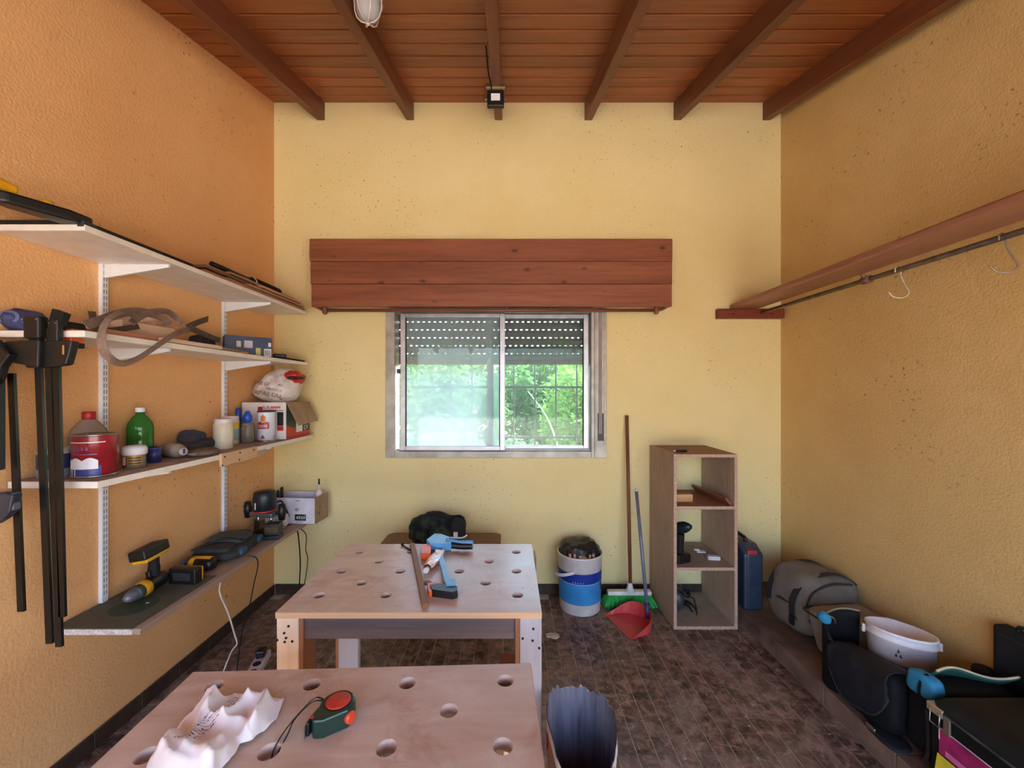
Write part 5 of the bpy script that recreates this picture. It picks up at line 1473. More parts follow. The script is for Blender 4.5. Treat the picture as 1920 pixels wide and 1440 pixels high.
# white box with black printed panel
wb_ = thing('white_box', 'open white cardboard box with black printed panel at the shelf end', 'box', (-1.395, 2.635, S4), R(-4))
bw, bd, bh = 0.165, 0.085, 0.165
M_BOXW = plain('white_box_board', (218, 212, 226), 0.6, 0, 0.05)
b = MB()
b.box(-bw, bw, -bd, -bd + 0.003, 0, bh); b.build('front_panel', M_BOXW, wb_)
b = MB(); b.box(-bw, bw, bd - 0.003, bd, 0, bh); b.build('back_panel', M_BOXW, wb_)
b = MB(); b.box(-bw, -bw + 0.003, -bd + 0.003, bd - 0.003, 0, bh); b.build('side_panel', M_CARD, wb_)
b = MB(); b.box(bw - 0.003, bw, -bd + 0.003, bd - 0.003, 0, bh); sp_ = b.build('side_panel', M_CARD, wb_)
b = MB(); b.box(-bw, bw, -bd, bd, 0, 0.003); b.build('base', M_CARD, wb_)
for y, z in ((-0.02, 0.095), (-0.03, 0.055)):
    b = MB(); b.cyl((bw - 0.0005, y, z), (bw + 0.001, y, z), 0.005, n=10); b.build('staple_hole', M_SCREW, sp_)
b = MB(); b.box(0.035, 0.108, -bd - 0.0008, -bd + 0.0005, 0.022, 0.062); b.build('print_panel', plain('black_print', (26, 24, 26), 0.6), wb_)
text('etoi', 0.038, M_PAPER, wb_, frame((0.074, -bd - 0.0010, 0.044), (1, 0, 0), (0, -1, 0)))
b = MB(); b.box(0.04, 0.09, -bd - 0.0006, -bd, 0.012, 0.015); b.box(0.035, 0.062, -bd - 0.0006, -bd, 0.094, 0.099); b.box(0.036, 0.056, -bd - 0.0006, -bd, 0.084, 0.090); b.box(0.04, 0.07, -bd - 0.0006, -bd, 0.1455, 0.1495); b.build('print_line', plain('grey_print_line', (96, 92, 100), 0.6), wb_)
gl_ = thing('glue_bottle', 'small white bottle with black nozzle standing in the white box', 'bottle', (-1.263, 2.655, S4 + 0.003))
b = MB(); b.lathe([(0, 0), (0.022, 0), (0.023, 0.16), (0.020, 0.182), (0.009, 0.190), (0.008, 0.225), (0, 0.225)], 16); b.build('body', plain('cream_bottle', (222, 206, 192), 0.45), gl_)
b = MB(); b.cyl((0, 0, 0.222), (0, 0, 0.262), 0.0065, 0.005, n=10); b.build('nozzle', M_BLACK, gl_)
for k, (x, y, h, lab) in enumerate(((-1.49, 2.62, 0.215, 'black screwdriver handle upright in the white box'), (-1.535, 2.655, 0.185, 'green-black marker upright in the corner of the white box'))):
    b = MB(); b.lathe([(0, 0), (0.004, 0.0), (0.004, 0.12), (0.009, 0.13), (0.010, h - 0.01), (0.006, h), (0, h)], 12)
    tag(b.build('screwdriver' if k == 0 else 'marker_pen', M_BLACK if k == 0 else plain('green_black_plastic', (30, 44, 36), 0.5), loc=(x, y, S4 + 0.003)), lab, 'screwdriver' if k == 0 else 'pen')
# white charger plug with coiled cable
cp = thing('white_adapter', 'white plug adapter with looped cable in front of the white box', 'adapter', (-1.405, 2.48, S4), R(0))
b = MB(); b.box(-0.035, 0.03, -0.02, 0.02, 0.015, 0.085, 0.01); b.build('adapter', plain('ivory_plastic', (226, 212, 200), 0.5), cp)
b = MB(); pts = [(0.055 * math.cos(a) - 0.005, -0.028 - 0.003 * math.sin(3 * a), 0.058 + 0.052 * math.sin(a)) for a in [2 * PI * k / 30 for k in range(58)]]; b.tube(pts, 0.0028, 6); b.build('cable', plain('ivory_cable', (220, 208, 200), 0.5), cp)
# black cables hanging off the shelf end
def cable(name, label, pts, r, mat, n=8):
    b = MB(); b.tube(bez(pts, n), r, 6); return tag(b.build(name, mat), label, 'cable')
cable('black_cable', 'thick black cable from the router dropping straight down the yellow wall', [(-1.46, 2.42, S4 + 0.20), (-1.44, 2.44, S4 + 0.16), P(528, 940, 2.50), P(541, 965, 2.55), P(556, 990, 2.57), P(561, 1020, 2.60), P(563, 1060, 2.63), P(561, 1100, 2.66)], 0.0042, M_BLACK2)
cable('black_cable', 'thin black cable curving down beside the thick one', [(-1.42, 2.45, S4 + 0.012), P(548, 984, 2.54), P(563, 991, 2.55), P(574, 1004, 2.57), P(573, 1030, 2.60), P(577, 1050, 2.63), P(571, 1096, 2.66)], 0.0028, M_BLACK2)
cable('black_cable', 'thin black cable looping off the bottom shelf beside the pouch', [P(402, 1058, 1.96), P(412, 1052, 1.99), P(440, 1046, 2.04), P(470, 1043, 2.05), P(482, 1048, 2.03), P(483, 1065, 2.0), P(476, 1095, 1.99), P(468, 1135, 1.98), P(455, 1180, 1.97), (-1.33, 1.95, 0.006), (-1.25, 1.86, 0.004)], 0.0026, M_BLACK2)
cable('white_cable', 'white cable hanging from the bottom shelf to the floor', [P(414, 1092, 1.83), P(412, 1112, 1.82), P(428, 1150, 1.83), P(440, 1190, 1.84), P(444, 1208, 1.84), P(432, 1226, 1.83), (-1.27, 1.72, 0.09), (-1.24, 1.55, 0.004), (-1.22, 1.45, 0.004)], 0.0034, plain('white_cable_sheath', (222, 214, 206), 0.5))
# power strip on the floor
ps = thing('extension_socket', 'white and black extension socket lying on the floor under the shelf', 'socket', (-1.262, 2.00, 0), R(-76))
b = MB(); b.box(-0.115, 0.115, -0.030, 0.030, 0, 0.038, 0.006); b.build('body', plain('white_socket', (214, 206, 214), 0.45), ps)
for x in (-0.06, 0.0, 0.06):
    b = MB(); b.cyl((x, 0, 0.0375), (x, 0, 0.0395), 0.019, n=16); b.build('socket_face', M_BLACK, ps)
b = MB(); b.box(0.088, 0.108, -0.012, 0.012, 0.037, 0.043, 0.002, 1); b.build('switch', M_RED, ps)
b = MB(); b.box(-0.085, -0.035, -0.02, 0.02, 0.0395, 0.075, 0.006); b.build('plug', M_BLACK, ps)
b = MB(); b.tube(bez([(0.11, 0, 0.02), (0.17, -0.01, 0.006), (0.24, -0.03, 0.005), (0.34, -0.10, 0.005)], 6), 0.0034, 6); b.build('lead', plain('white_cable_sheath', (222, 214, 206), 0.5), ps)

# ================================================================== SHELF 3: bottles and jars
def lathed(name, label, cat, x, y, parts, z=S3, rz=0.0):
    t = thing(name, label, cat, (x, y, z), rz)
    for pn, prof, mat in parts:
        b = MB(); b.lathe(prof, 28); b.build(pn, mat, t)
    return t
def clear(name, c, rough=0.08, mixf=0.75):
    t = NT(name)
    tr = t.n('BsdfTransparent'); tr.inputs[0].default_value = s2l(c)
    t.set(color=c, rough=rough, spec=0.8)
    mx = t.n('MixShader'); mx.inputs[0].default_value = mixf
    t.l(t.b.outputs[0], mx.inputs[1]); t.l(tr.outputs[0], mx.inputs[2]); t.l(mx.outputs[0], t.out.inputs['Surface'])
    return t.m
M_CLEAR = clear('clear_plastic', (214, 200, 186), 0.1, 0.68)
M_GREEN = clear('green_bottle_glass', (78, 158, 70), 0.07, 0.55)
M_JAR = clear('jar_glass', (206, 198, 184), 0.06, 0.7)
# red tin
can = lathed('red_can', 'round red solvent can with blue and white label', 'can', -1.445, 1.397, [
    ('rim', [(0.0595, 0.0), (0.061, 0.002), (0.061, 0.006), (0.0585, 0.007)], M_STEEL),
    ('body', [(0, 0.001), (0.0585, 0.001), (0.0585, 0.140)], plain('dark_red_print', (146, 28, 40), 0.3, 0, 0.15, 20, coat=0.3)),
    ('lid', [(0.0585, 0.139), (0.061, 0.141), (0.061, 0.145), (0.057, 0.146), (0.055, 0.141), (0, 0.142)], M_STEEL)])
def band(parent, r, z0, z1, a0, a1, mat, name='label', wav=None, n=24):
    b = MB(); vs = []
    for i in range(n + 1):
        a = R(a0 + (a1 - a0) * i / n)
        zz1 = z1 + (wav(i / n) if wav else 0)
        for rr, z in ((r, z0), (r, zz1)): vs.append((rr * math.cos(a), rr * math.sin(a), z))
    b.add(vs, [(2 * i, 2 * i + 2, 2 * i + 3, 2 * i + 1) for i in range(n)], True)
    return b.build(name, mat, parent)
M_BLUEP = plain('ink_blue_print', (42, 54, 130), 0.4); M_WHITEP = plain('white_print', (222, 224, 238), 0.4, 0, 0.03); M_LILAC = plain('lilac_print', (122, 84, 140), 0.4)
band(can, 0.0588, 0.006, 0.040, 200, 330, M_BLUEP, 'label_band')
band(can, 0.0592, 0.030, 0.058, 205, 322, M_WHITEP, 'label_band', lambda u: 0.010 * abs(math.sin(u * PI * 3)))
band(can, 0.0590, 0.118, 0.121, 195, 340, M_WHITEP, 'label_line'); band(can, 0.0590, 0.078, 0.081, 205, 320, M_LILAC, 'label_line')
for k in range(5):
    band(can, 0.0594, 0.008, 0.030, 212 + k * 12, 215 + k * 12, M_WHITEP, 'label_stripe', n=3)
rn = random.Random(31)
for k in range(7):      # blurred lilac script, not readable in the photo
    band(can, 0.0591, 0.092 + rn.uniform(-0.002, 0.002), 0.102 + rn.uniform(0, 0.006), 226 + k * 11, 232 + k * 11, M_LILAC, 'label_stroke', lambda u: 0.004 * math.sin(6 * u), 4)
lathed('clear_bottle', 'clear plastic bottle with red cap behind the red can', 'bottle', -1.568, 1.492, [
    ('body', [(0, 0.001), (0.050, 0.001), (0.054, 0.008), (0.054, 0.125), (0.048, 0.150), (0.028, 0.178), (0.015, 0.188), (0.015, 0.195)], M_CLEAR),
    ('cap', [(0.0175, 0.188), (0.019, 0.190), (0.019, 0.214), (0.017, 0.217), (0, 0.217)], plain('red_cap', (168, 26, 34), 0.4))])
lathed('blue_tin', 'small dark blue and grey tin partly behind the hanging clamps', 'tin', -1.562, 1.378, [
    ('body', [(0, 0.0), (0.044, 0.0), (0.045, 0.003), (0.045, 0.04)], plain('grey_tin', (150, 156, 162), 0.35, 0.4)),
    ('label', [(0.0452, 0.03), (0.0452, 0.082)], plain('navy_tin_print', (30, 44, 76), 0.4)),
    ('lid', [(0.046, 0.080), (0.0465, 0.084), (0.046, 0.098), (0.04, 0.10), (0, 0.10)], plain('silver_tin_lid', (190, 188, 186), 0.35, 0.5))])
gb = lathed('green_bottle', 'translucent green plastic bottle with white cap', 'bottle', -1.553, 1.683, [
    ('body', [(0, 0.001), (0.038, 0.001), (0.043, 0.006), (0.044, 0.03), (0.0425, 0.035), (0.044, 0.04), (0.044, 0.085), (0.0425, 0.09), (0.044, 0.095), (0.044, 0.14), (0.040, 0.160), (0.026, 0.184), (0.014, 0.196), (0.0135, 0.208)], M_GREEN),
    ('neck_ring', [(0.0135, 0.198), (0.0165, 0.199), (0.0165, 0.202), (0.0135, 0.203)], plain('dark_green_ring', (20, 84, 40), 0.4)),
    ('cap', [(0.0155, 0.205), (0.0165, 0.206), (0.0165, 0.222), (0.015, 0.224), (0, 0.224)], plain('white_bottle_cap', (232, 234, 238), 0.4))])
wj = lathed('ointment_jar', 'small jar with domed white lid and maroon and gold label', 'jar', -1.44, 1.537, [
    ('body', [(0, 0), (0.033, 0), (0.0345, 0.004), (0.0345, 0.054)], M_JAR),
    ('lid', [(0.034, 0.050), (0.0375, 0.052), (0.038, 0.072), (0.034, 0.082), (0.02, 0.086), (0, 0.087)], plain('white_lid', (224, 222, 232), 0.45, 0, 0.03))])
band(wj, 0.0348, 0.008, 0.050, 190, 275, plain('maroon_label', (104, 24, 34), 0.45), 'label'); band(wj, 0.0349, 0.014, 0.050, 275, 350, plain('gold_label', (164, 120, 52), 0.4), 'label')
for k in range(3): band(wj, 0.0351, 0.018 + k * 0.010, 0.022 + k * 0.010, 280, 345, plain('black_label_line', (34, 22, 20), 0.5), 'label_line')
band(wj, 0.0351, 0.014, 0.046, 240, 268, plain('cream_label', (216, 196, 176), 0.45), 'label', lambda u: 0.004 * math.sin(9 * u))
lathed('blue_cup', 'tiny dark blue cup between the ointment jar and the lying bottle', 'cup', -1.468, 1.653, [('body', [(0, 0.001), (0.022, 0.0), (0.0235, 0.06), (0.0215, 0.06), (0.020, 0.004), (0, 0.004)], plain('cobalt_plastic', (42, 50, 112), 0.45)), ('rim', [(0.0235, 0.056), (0.025, 0.058), (0.0235, 0.061)], plain('cobalt_rim', (54, 64, 132), 0.4))])
lb2 = thing('lying_bottle', 'cloudy clear plastic bottle lying on its side on the third shelf', 'bottle', (-1.475, 1.765, S3), R(-28))
Ml = Matrix.Translation((0, 0, 0.032)) @ Matrix.Rotation(R(90), 4, 'Y')
b = MB(); b.lathe([(0, -0.07), (0.028, -0.07), (0.0315, -0.062), (0.0315, 0.02), (0.026, 0.045), (0.014, 0.058), (0.013, 0.066)], 22, M=Ml); b.build('body', clear('cloudy_plastic', (196, 184, 172), 0.25, 0.35), lb2)
b = MB(); b.lathe([(0.0145, 0.06), (0.016, 0.062), (0.016, 0.078), (0, 0.079)], 18, M=Ml); c_ = b.build('cap', plain('cloudy_cap', (188, 176, 168), 0.5), lb2)
b = MB(); b.box(0.0785, 0.080, -0.004, 0.004, 0.024, 0.044); b.build('blue_mark', M_BLUEP, lb2)
# dark folded cloth, stick pile
dc = thing('dark_cloth', 'folded dark grey cloth pushed against the wall on the third shelf', 'cloth', (-1.535, 1.925, S3), R(4))
M_DKCL = plain('dark_grey_cloth', (58, 56, 62), 0.95, 0, 0.2, 18, bump=0.3, bscale=60)
b = MB(); b.soft((0, -0.01, 0.024), (0.15, 0.27, 0.048), 3, 12, 0.010, 18, 3, lambda u, p: (p.x, p.y, p.z + 0.02 * max(0, u.y) * (p.z + 0.024) / 0.048)); b.build('fold', M_DKCL, dc)
b = MB(); b.soft((-0.03, 0.06, 0.060), (0.09, 0.12, 0.075), 2.8, 10, 0.012, 18, 6, flat=False); b.build('fold', plain('slate_cloth', (72, 70, 82), 0.95, 0, 0.2, 18, bump=0.3, bscale=60), dc)
sg = thing('sanding_scrap', 'brown crumpled sandpaper scraps at the shelf edge beside the cloth', 'scraps', (-1.40, 1.83, S3), R(-8))
b = MB(); b.soft((0, 0, 0.015), (0.09, 0.14, 0.030), 3, 8, 0.008, 30, 4); b.build('scrap', plain('brown_scrap', (110, 88, 74), 0.9, 0, 0.25, 30, bump=0.3), sg)
b = MB(); b.box(-0.01, 0.03, -0.075, -0.03, 0.012, 0.020, 0.002, 1); b.build('scrap', plain('grey_scrap', (138, 130, 126), 0.8), sg)
lathed('white_jar', 'tall translucent white jar with flat lid at the shelf splice', 'jar', -1.462, 2.045, [
    ('body', [(0, 0), (0.041, 0), (0.043, 0.004), (0.043, 0.126), (0.038, 0.132)], plain('milky_plastic', (216, 206, 184), 0.4, 0, 0.08, 12)),
    ('lid', [(0.036, 0.128), (0.039, 0.131), (0.039, 0.150), (0.036, 0.153), (0, 0.153)], plain('lilac_white_lid', (222, 208, 212), 0.45))])
yj = lathed('yellow_label_jar', 'white jar with a yellow and blue label behind the tall white jar', 'jar', -1.562, 2.245, [
    ('body', [(0, 0), (0.038, 0), (0.040, 0.004), (0.040, 0.125), (0.034, 0.132)], plain('white_jar_plastic', (224, 218, 208), 0.45)),
    ('lid', [(0.036, 0.128), (0.038, 0.130), (0.038, 0.152), (0.034, 0.155), (0, 0.155)], plain('pink_white_lid', (224, 206, 206), 0.45))])
band(yj, 0.0403, 0.085, 0.120, 230, 380, plain('yellow_label', (222, 190, 70), 0.5)); band(yj, 0.0403, 0.02, 0.085, 230, 380, plain('pale_blue_label', (150, 178, 190), 0.5)); band(yj, 0.0405, 0.03, 0.07, 260, 300, plain('dark_label', (40, 38, 44), 0.5))
gj = lathed('glass_jar', 'small empty glass jar with a blue rag behind it', 'jar', -1.502, 2.295, [
    ('body', [(0, 0.001), (0.033, 0.001), (0.036, 0.006), (0.036, 0.085), (0.031, 0.098), (0.031, 0.112)], M_JAR),
    ('ring', [(0.0312, 0.098), (0.0345, 0.099), (0.0345, 0.103), (0.0312, 0.104)], plain('amber_ring', (150, 116, 60), 0.35)),
    ('residue', [(0, 0.004), (0.034, 0.004), (0.034, 0.030), (0, 0.032)], plain('brown_residue', (108, 84, 62), 0.5))])
gv = thing('blue_funnel', 'bright blue plastic funnel resting upright in the glass jar', 'funnel', (-1.502, 2.295, S3 + 0.060))
b = MB(); b.lathe([(0.006, 0.0), (0.008, 0.045), (0.022, 0.066), (0.023, 0.092), (0.015, 0.105), (0.010, 0.12)], 18); b.build('cone', plain('vivid_blue_plastic', (44, 88, 208), 0.4), gv)
b = MB(); b.lathe([(0.0225, 0.066), (0.026, 0.068), (0.0225, 0.071)], 18); b.build('rim', plain('vivid_blue_rim', (40, 78, 190), 0.4), gv)
lathed('blue_spray', 'slim deep blue bottle behind the yellow label jar', 'bottle', -1.598, 2.358, [('body', [(0, 0), (0.018, 0), (0.019, 0.13), (0.012, 0.15)], plain('deep_blue_bottle', (36, 70, 156), 0.35)), ('cap', [(0.013, 0.148), (0.014, 0.188), (0.008, 0.195), (0, 0.195)], plain('deep_blue_cap', (30, 66, 168), 0.4))])
pc = lathed('paint_can', 'white metal paint can with red printed badge in front of the carton', 'can', -1.428, 2.352, [
    ('rim', [(0.047, 0.0), (0.0485, 0.002), (0.0485, 0.006), (0.046, 0.008)], M_STEEL),
    ('body', [(0, 0.001), (0.0465, 0.001), (0.0465, 0.172)], plain('white_can_print', (216, 222, 238), 0.28, 0, 0.05)),
    ('lid', [(0.0465, 0.171), (0.0485, 0.173), (0.0485, 0.178), (0.044, 0.179), (0.042, 0.174), (0, 0.175)], plain('dark_can_lid', (84, 70, 64), 0.4, 0.5))])
band(pc, 0.0468, 0.075, 0.110, 235, 318, plain('brick_red_print', (170, 44, 40), 0.4), 'badge', lambda u: 0.008 * abs(math.sin(u * PI * 2))); band(pc, 0.0468, 0.118, 0.158, 262, 296, plain('amber_print', (206, 120, 44), 0.4), 'badge', lambda u: -0.02 * abs(u - 0.5))
band(pc, 0.0468, 0.020, 0.042, 266, 290, plain('brick_red_print', (170, 44, 40), 0.4), 'badge', lambda u: -0.016 * abs(u - 0.5) * 2); band(pc, 0.0467, 0.004, 0.010, 225, 320, M_NAVYP, 'base_line')
for k in range(6): band(pc, 0.0472, 0.084, 0.100, 246 + k * 11, 250 + k * 11, M_WHITEP, 'badge_stroke', n=2)
# carton
ct = thing('carton', 'white, red and green printed carton with one flap hanging open', 'carton', (-1.612, 2.412, S3))
cw, cd, ch = 0.265, 0.285, 0.226
b = MB(); b.box(0, cw, 0, 0.003, 0, ch); fp = b.build('front_panel', plain('white_carton', (224, 214, 212), 0.55, 0, 0.05), ct)
b = MB(); b.box(cw - 0.003, cw, 0.003, cd, 0, ch); rp = b.build('side_panel', plain('green_carton', (62, 78, 60), 0.55, 0, 0.15), ct)
b = MB(); b.box(0, 0.003, 0.003, cd, 0, ch); b.build('side_panel', M_CARD, ct)
b = MB(); b.box(0.003, cw - 0.003, cd - 0.003, cd, 0, ch); b.build('back_panel', M_CARD, ct)
b = MB(); b.box(0, cw, 0, cd, 0, 0.003); b.build('base', M_CARD, ct)
b = MB(); b.box(0.003, cw - 0.003, 0.003, cd - 0.003, ch - 0.014, ch - 0.008); b.build('inner_flap', M_CARD, ct)
b = MB(); b.box(0.212, 0.250, -0.0008, 0.0005, 0.085, 0.168); b.build('print_block', plain('black_print', (26, 24, 26), 0.6), fp)
b = MB(); b.box(0.212, 0.250, -0.0008, 0.0005, 0.055, 0.083); b.box(0.095, 0.125, -0.0008, 0.0005, 0.168, 0.20); b.build('print_block', plain('carton_red', (178, 40, 50), 0.55), fp)
text('L.A.', 0.026, plain('carton_red', (178, 40, 50), 0.55), fp, frame((0.150, -0.001, 0.197), (1, 0, 0), (0, -1, 0)))
b = MB(); b.box(0.172, 0.232, -0.0008, 0.0004, 0.190, 0.203, 0.0); b.build('print_line', plain('faded_red_print', (196, 96, 100), 0.55), fp)
b = MB(); b.box(0.128, 0.25, -0.0008, 0.0004, 0.176, 0.180); b.build('print_line', plain('grey_print_line', (96, 92, 100), 0.6), fp)
b = MB(); b.prism([(0.003, 0.0), (cd, 0.0), (cd, 0.035), (0.19, 0.035), (0.003, 0.085)], 0, 0.0008, M=frame((cw, 0, 0.002), (0, 1, 0), (1, 0, 0))); b.build('print_block', plain('carton_orange_red', (198, 70, 48), 0.55), rp)
b = MB(); b.box(cw - 0.0004, cw + 0.0009, 0.003, cd, 0.0, 0.02); b.box(cw - 0.0004, cw + 0.0009, 0.19, 0.27, 0.085, 0.115); b.build('print_block', plain('carton_red', (178, 40, 50), 0.55), rp)
b = MB(); b.box(cw - 0.0004, cw + 0.0012, 0.115, 0.19, 0.035, 0.10); b.build('sticker', M_PAPER, rp)
text('CV', 0.042, M_PAPER, rp, frame((cw + 0.0012, 0.235, 0.055), (0, 1, 0), (1, 0, 0)))
b = MB(); b.add([(cw, 0.006, ch), (cw, cd - 0.005, ch), (cw + 0.060, cd - 0.005, ch - 0.13), (cw + 0.052, 0.045, ch - 0.145)], [(0, 1, 2, 3)]); o = b.build('open_flap', M_CARD, ct); solidify(o, 0.004, 0)
# printed bag on the carton
def bagprint():
    t = NT('printed_plastic_bag'); v = t.map()
    f = t.noise(v, 13, 4, 0.6)
    col = t.ramp(f, [(0.35, (196, 184, 182)), (0.65, (228, 218, 214))])
    f2 = t.noise(t.map((1, 1, 1), loc=(5, 3, 1)), 12, 3, 0.5)
    col = t.mix(t.ramp(f2, [(0.66, (0, 0, 0, 1)), (0.69, (1, 1, 1, 1))]), col, (126, 40, 66))
    f3 = t.noise(t.map((1, 1, 1), loc=(1, 8, 4)), 14, 3, 0.5)
    col = t.mix(t.ramp(f3, [(0.69, (0, 0, 0, 1)), (0.71, (1, 1, 1, 1))]), col, (84, 104, 96))
    t.set(color=col, rough=0.35); t.bump(t.noise(v, 30, 5, 0.6, 1.0), 0.7, 0.012); return t.m
pb_ = thing('printed_bag', 'crumpled white plastic bag with red lettering on top of the carton', 'bag', (-1.475, 2.555, S3 + ch - 0.012), R(0))
b = MB(); b.soft((0, 0, 0.108), (0.27, 0.24, 0.215), 2.4, 14, 0.016, 14, 7, lambda u, p: (p.x * (1 - 0.35 * max(0, u.z)) + 0.05 * max(0, u.z), p.y, p.z)); b.build('body', bagprint(), pb_)
b = MB(); b.soft((0.105, 0.0, 0.165), (0.11, 0.16, 0.085), 2.2, 8, 0.012, 22, 2, flat=False); b.build('red_fold', plain('red_film', (196, 36, 44), 0.35), pb_)
b = MB(); b.soft((0.120, -0.02, 0.163), (0.09, 0.15, 0.03), 2.2, 6, 0.006, 22, 4, flat=False); b.build('dark_fold', plain('maroon_film', (64, 20, 28), 0.4), pb_)
M_INK = plain('maroon_ink', (128, 34, 60), 0.5)
for s_, zz, dx, sz in (('ME GUSTAN', 0.118, 0.02, 0.030), ('MHOTO', 0.088, 0.045, 0.022), ('RPAS DU', 0.062, 0.01, 0.036)):
    y_ = -0.128 + 0.35 * max(0, zz - 0.09)
    text(s_, sz, M_INK, pb_, frame((dx, y_, zz), (1, 0.42, -0.22), (0.42, -1, 0.15)))

# ================================================================== SHELF 2: straps, strips, box
bx_ = thing('blue_box', 'dark blue printed box with white stickers on the second shelf', 'box', (-1.53, 2.146, S2), math.atan2(0.144, 0.17))
M_DBLUE = plain('dark_blue_carton', (34, 50, 92), 0.4, 0, 0.15)
b = MB(); b.box(0, 0.225, 0, 0.10, 0, 0.112, 0.002, 1); b.build('carton', M_DBLUE, bx_)
b = MB(); b.box(0.001, 0.224, 0.001, 0.099, 0.1115, 0.1135); b.build('lid', plain('grey_blue_lid', (96, 104, 122), 0.4), bx_)
for x0, x1, z0, z1, c in ((0.055, 0.075, 0.052, 0.085, (206, 208, 210)), (0.090, 0.130, 0.050, 0.090, (200, 196, 214)), (0.145, 0.168, 0.008, 0.052, (206, 200, 120)), (0.185, 0.220, 0.006, 0.050, (218, 218, 226)), (0.205, 0.219, 0.062, 0.085, (222, 222, 232))):
    b = MB(); b.box(x0, x1, -0.0008, 0.0005, z0, z1); b.build('sticker', plain('sticker_%d_%d' % (c[0], c[2]), c, 0.5, 0, 0.1, 200), bx_)
b = MB()
for k in range(5): b.box(0.190 + k * 0.0055, 0.1925 + k * 0.0055, -0.0012, 0.0, 0.014, 0.042)
b.build('barcode', plain('black_print', (26, 24, 26), 0.6), bx_)
b = MB(); b.prism([(0, 0), (0.11, -0.03), (0.115, -0.012), (0.06, 0.02), (0.0, 0.03)], 0, 0.006)
tag(b.build('leather_offcut', plain('tan_leather', (164, 98, 56), 0.6), loc=(-1.43, 2.03, S2)), 'curled tan leather offcut in front of the dark blue box', 'leather')
o = MB().box(-0.035, 0.035, -0.03, 0.03, 0, 0.035, 0.006).build('black_tin', M_BLACK, loc=(-1.40, 2.44, S2), rot=(0, 0, 0.4)); tag(o, 'small black plastic box beside the dark blue box', 'box')
for k, (y0, y1, x, h, lab) in enumerate(((2.36, 2.63, -1.375, 0.012, 'thin black strip of wood at the end of the second shelf'), (2.42, 2.66, -1.43, 0.020, 'reddish thin wood strip at the end of the second shelf'))):
    b = MB(); b.box(-0.03, 0.03, 0, y1 - y0, 0, h, 0.001, 1); tag(b.build('wood_strip', M_BLACK2 if k == 0 else wood('reddish_strip', (166, 122, 104), (134, 94, 78), 1, 0.6, 14), loc=(x, y0, S2)), lab, 'wood strip')
M_WEB = plain('brown_webbing', (132, 108, 96), 0.85, 0, 0.12, 60, bump=0.25, bscale=500)
M_WEB2 = plain('dark_webbing', (84, 70, 60), 0.85, 0, 0.15, 60, bump=0.25, bscale=500)
st_ = thing('webbing_strap', 'brown webbing strap heaped on the second shelf with one loop hanging over its edge', 'strap', (-1.40, 1.45, S2))
o3 = Vector((-1.40, 1.45, S2)); EYE = Vector((0.2, 0.0, 1.5)) - o3
def PL(px, py, X): return P(px, py, L(px, X)) - o3
loop = [PL(262, 600, -1.40), PL(248, 590, -1.38), PL(228, 586, -1.35), PL(207, 596, -1.325), PL(195, 612, -1.315), PL(190, 636, -1.308), PL(196, 660, -1.305), PL(212, 676, -1.305), PL(234, 681, -1.305), PL(262, 670, -1.308), PL(292, 650, -1.312), PL(322, 630, -1.322), PL(340, 622, -1.345), PL(356, 618, -1.38)]
b = MB(); b.band_to(bez(loop, 6), EYE, 0.024, 0.0022, lambda u: 0.9 * math.sin(u * PI * 2.0)); b.build('hanging_loop', M_WEB, st_)
arc1 = [PL(160, 610, -1.36) , PL(190, 600, -1.38), PL(225, 588, -1.42), PL(262, 584, -1.45), PL(300, 594, -1.46), PL(318, 608, -1.46)]
b = MB(); b.band_to(bez(arc1, 6), EYE, 0.030, 0.0022); b.build('coil', M_WEB, st_)
arc2 = [PL(246, 606, -1.40), PL(262, 594, -1.43), PL(285, 585, -1.45), PL(312, 584, -1.47), PL(328, 594, -1.48), PL(340, 606, -1.47)]
b = MB(); b.band_to(bez(arc2, 6), EYE, 0.024, 0.0022); b.build('coil', M_WEB, st_)
arc3 = [PL(172, 584, -1.50), PL(175, 600, -1.46), PL(178, 614, -1.40), PL(200, 620, -1.38), PL(260, 612, -1.42)]
b = MB(); b.band_to(bez(arc3, 6), EYE, 0.020, 0.0022); b.build('coil', M_WEB2, st_)
ws = thing('webbing_strap', 'short dark webbing strap folded over a charcoal pouch near the second upright', 'strap', (-1.46, 1.98, S2))
o4 = Vector((-1.46, 1.98, S2))
def PM(px, py, X): return P(px, py, L(px, X)) - o4
b = MB(); b.ribbon(bez([PM(350, 614, -1.46), PM(370, 605, -1.46), PM(390, 598, -1.47)], 6), (0.2, 0.2, 1), 0.028, 0.003); b.build('strap', M_WEB2, ws)
b = MB(); b.ribbon(bez([PM(352, 612, -1.46), PM(372, 622, -1.45), PM(395, 632, -1.45), PM(412, 638, -1.46)], 6), (0.2, 0.2, 1), 0.026, 0.003); b.build('strap', M_WEB2, ws)
b = MB(); b.soft((-0.06, 0.0, 0.045), (0.09, 0.11, 0.085), 3, 8, 0.006, 20, 4); b.build('pouch', plain('charcoal_cloth', (44, 42, 50), 0.9, 0, 0.2, 20, bump=0.2), ws)
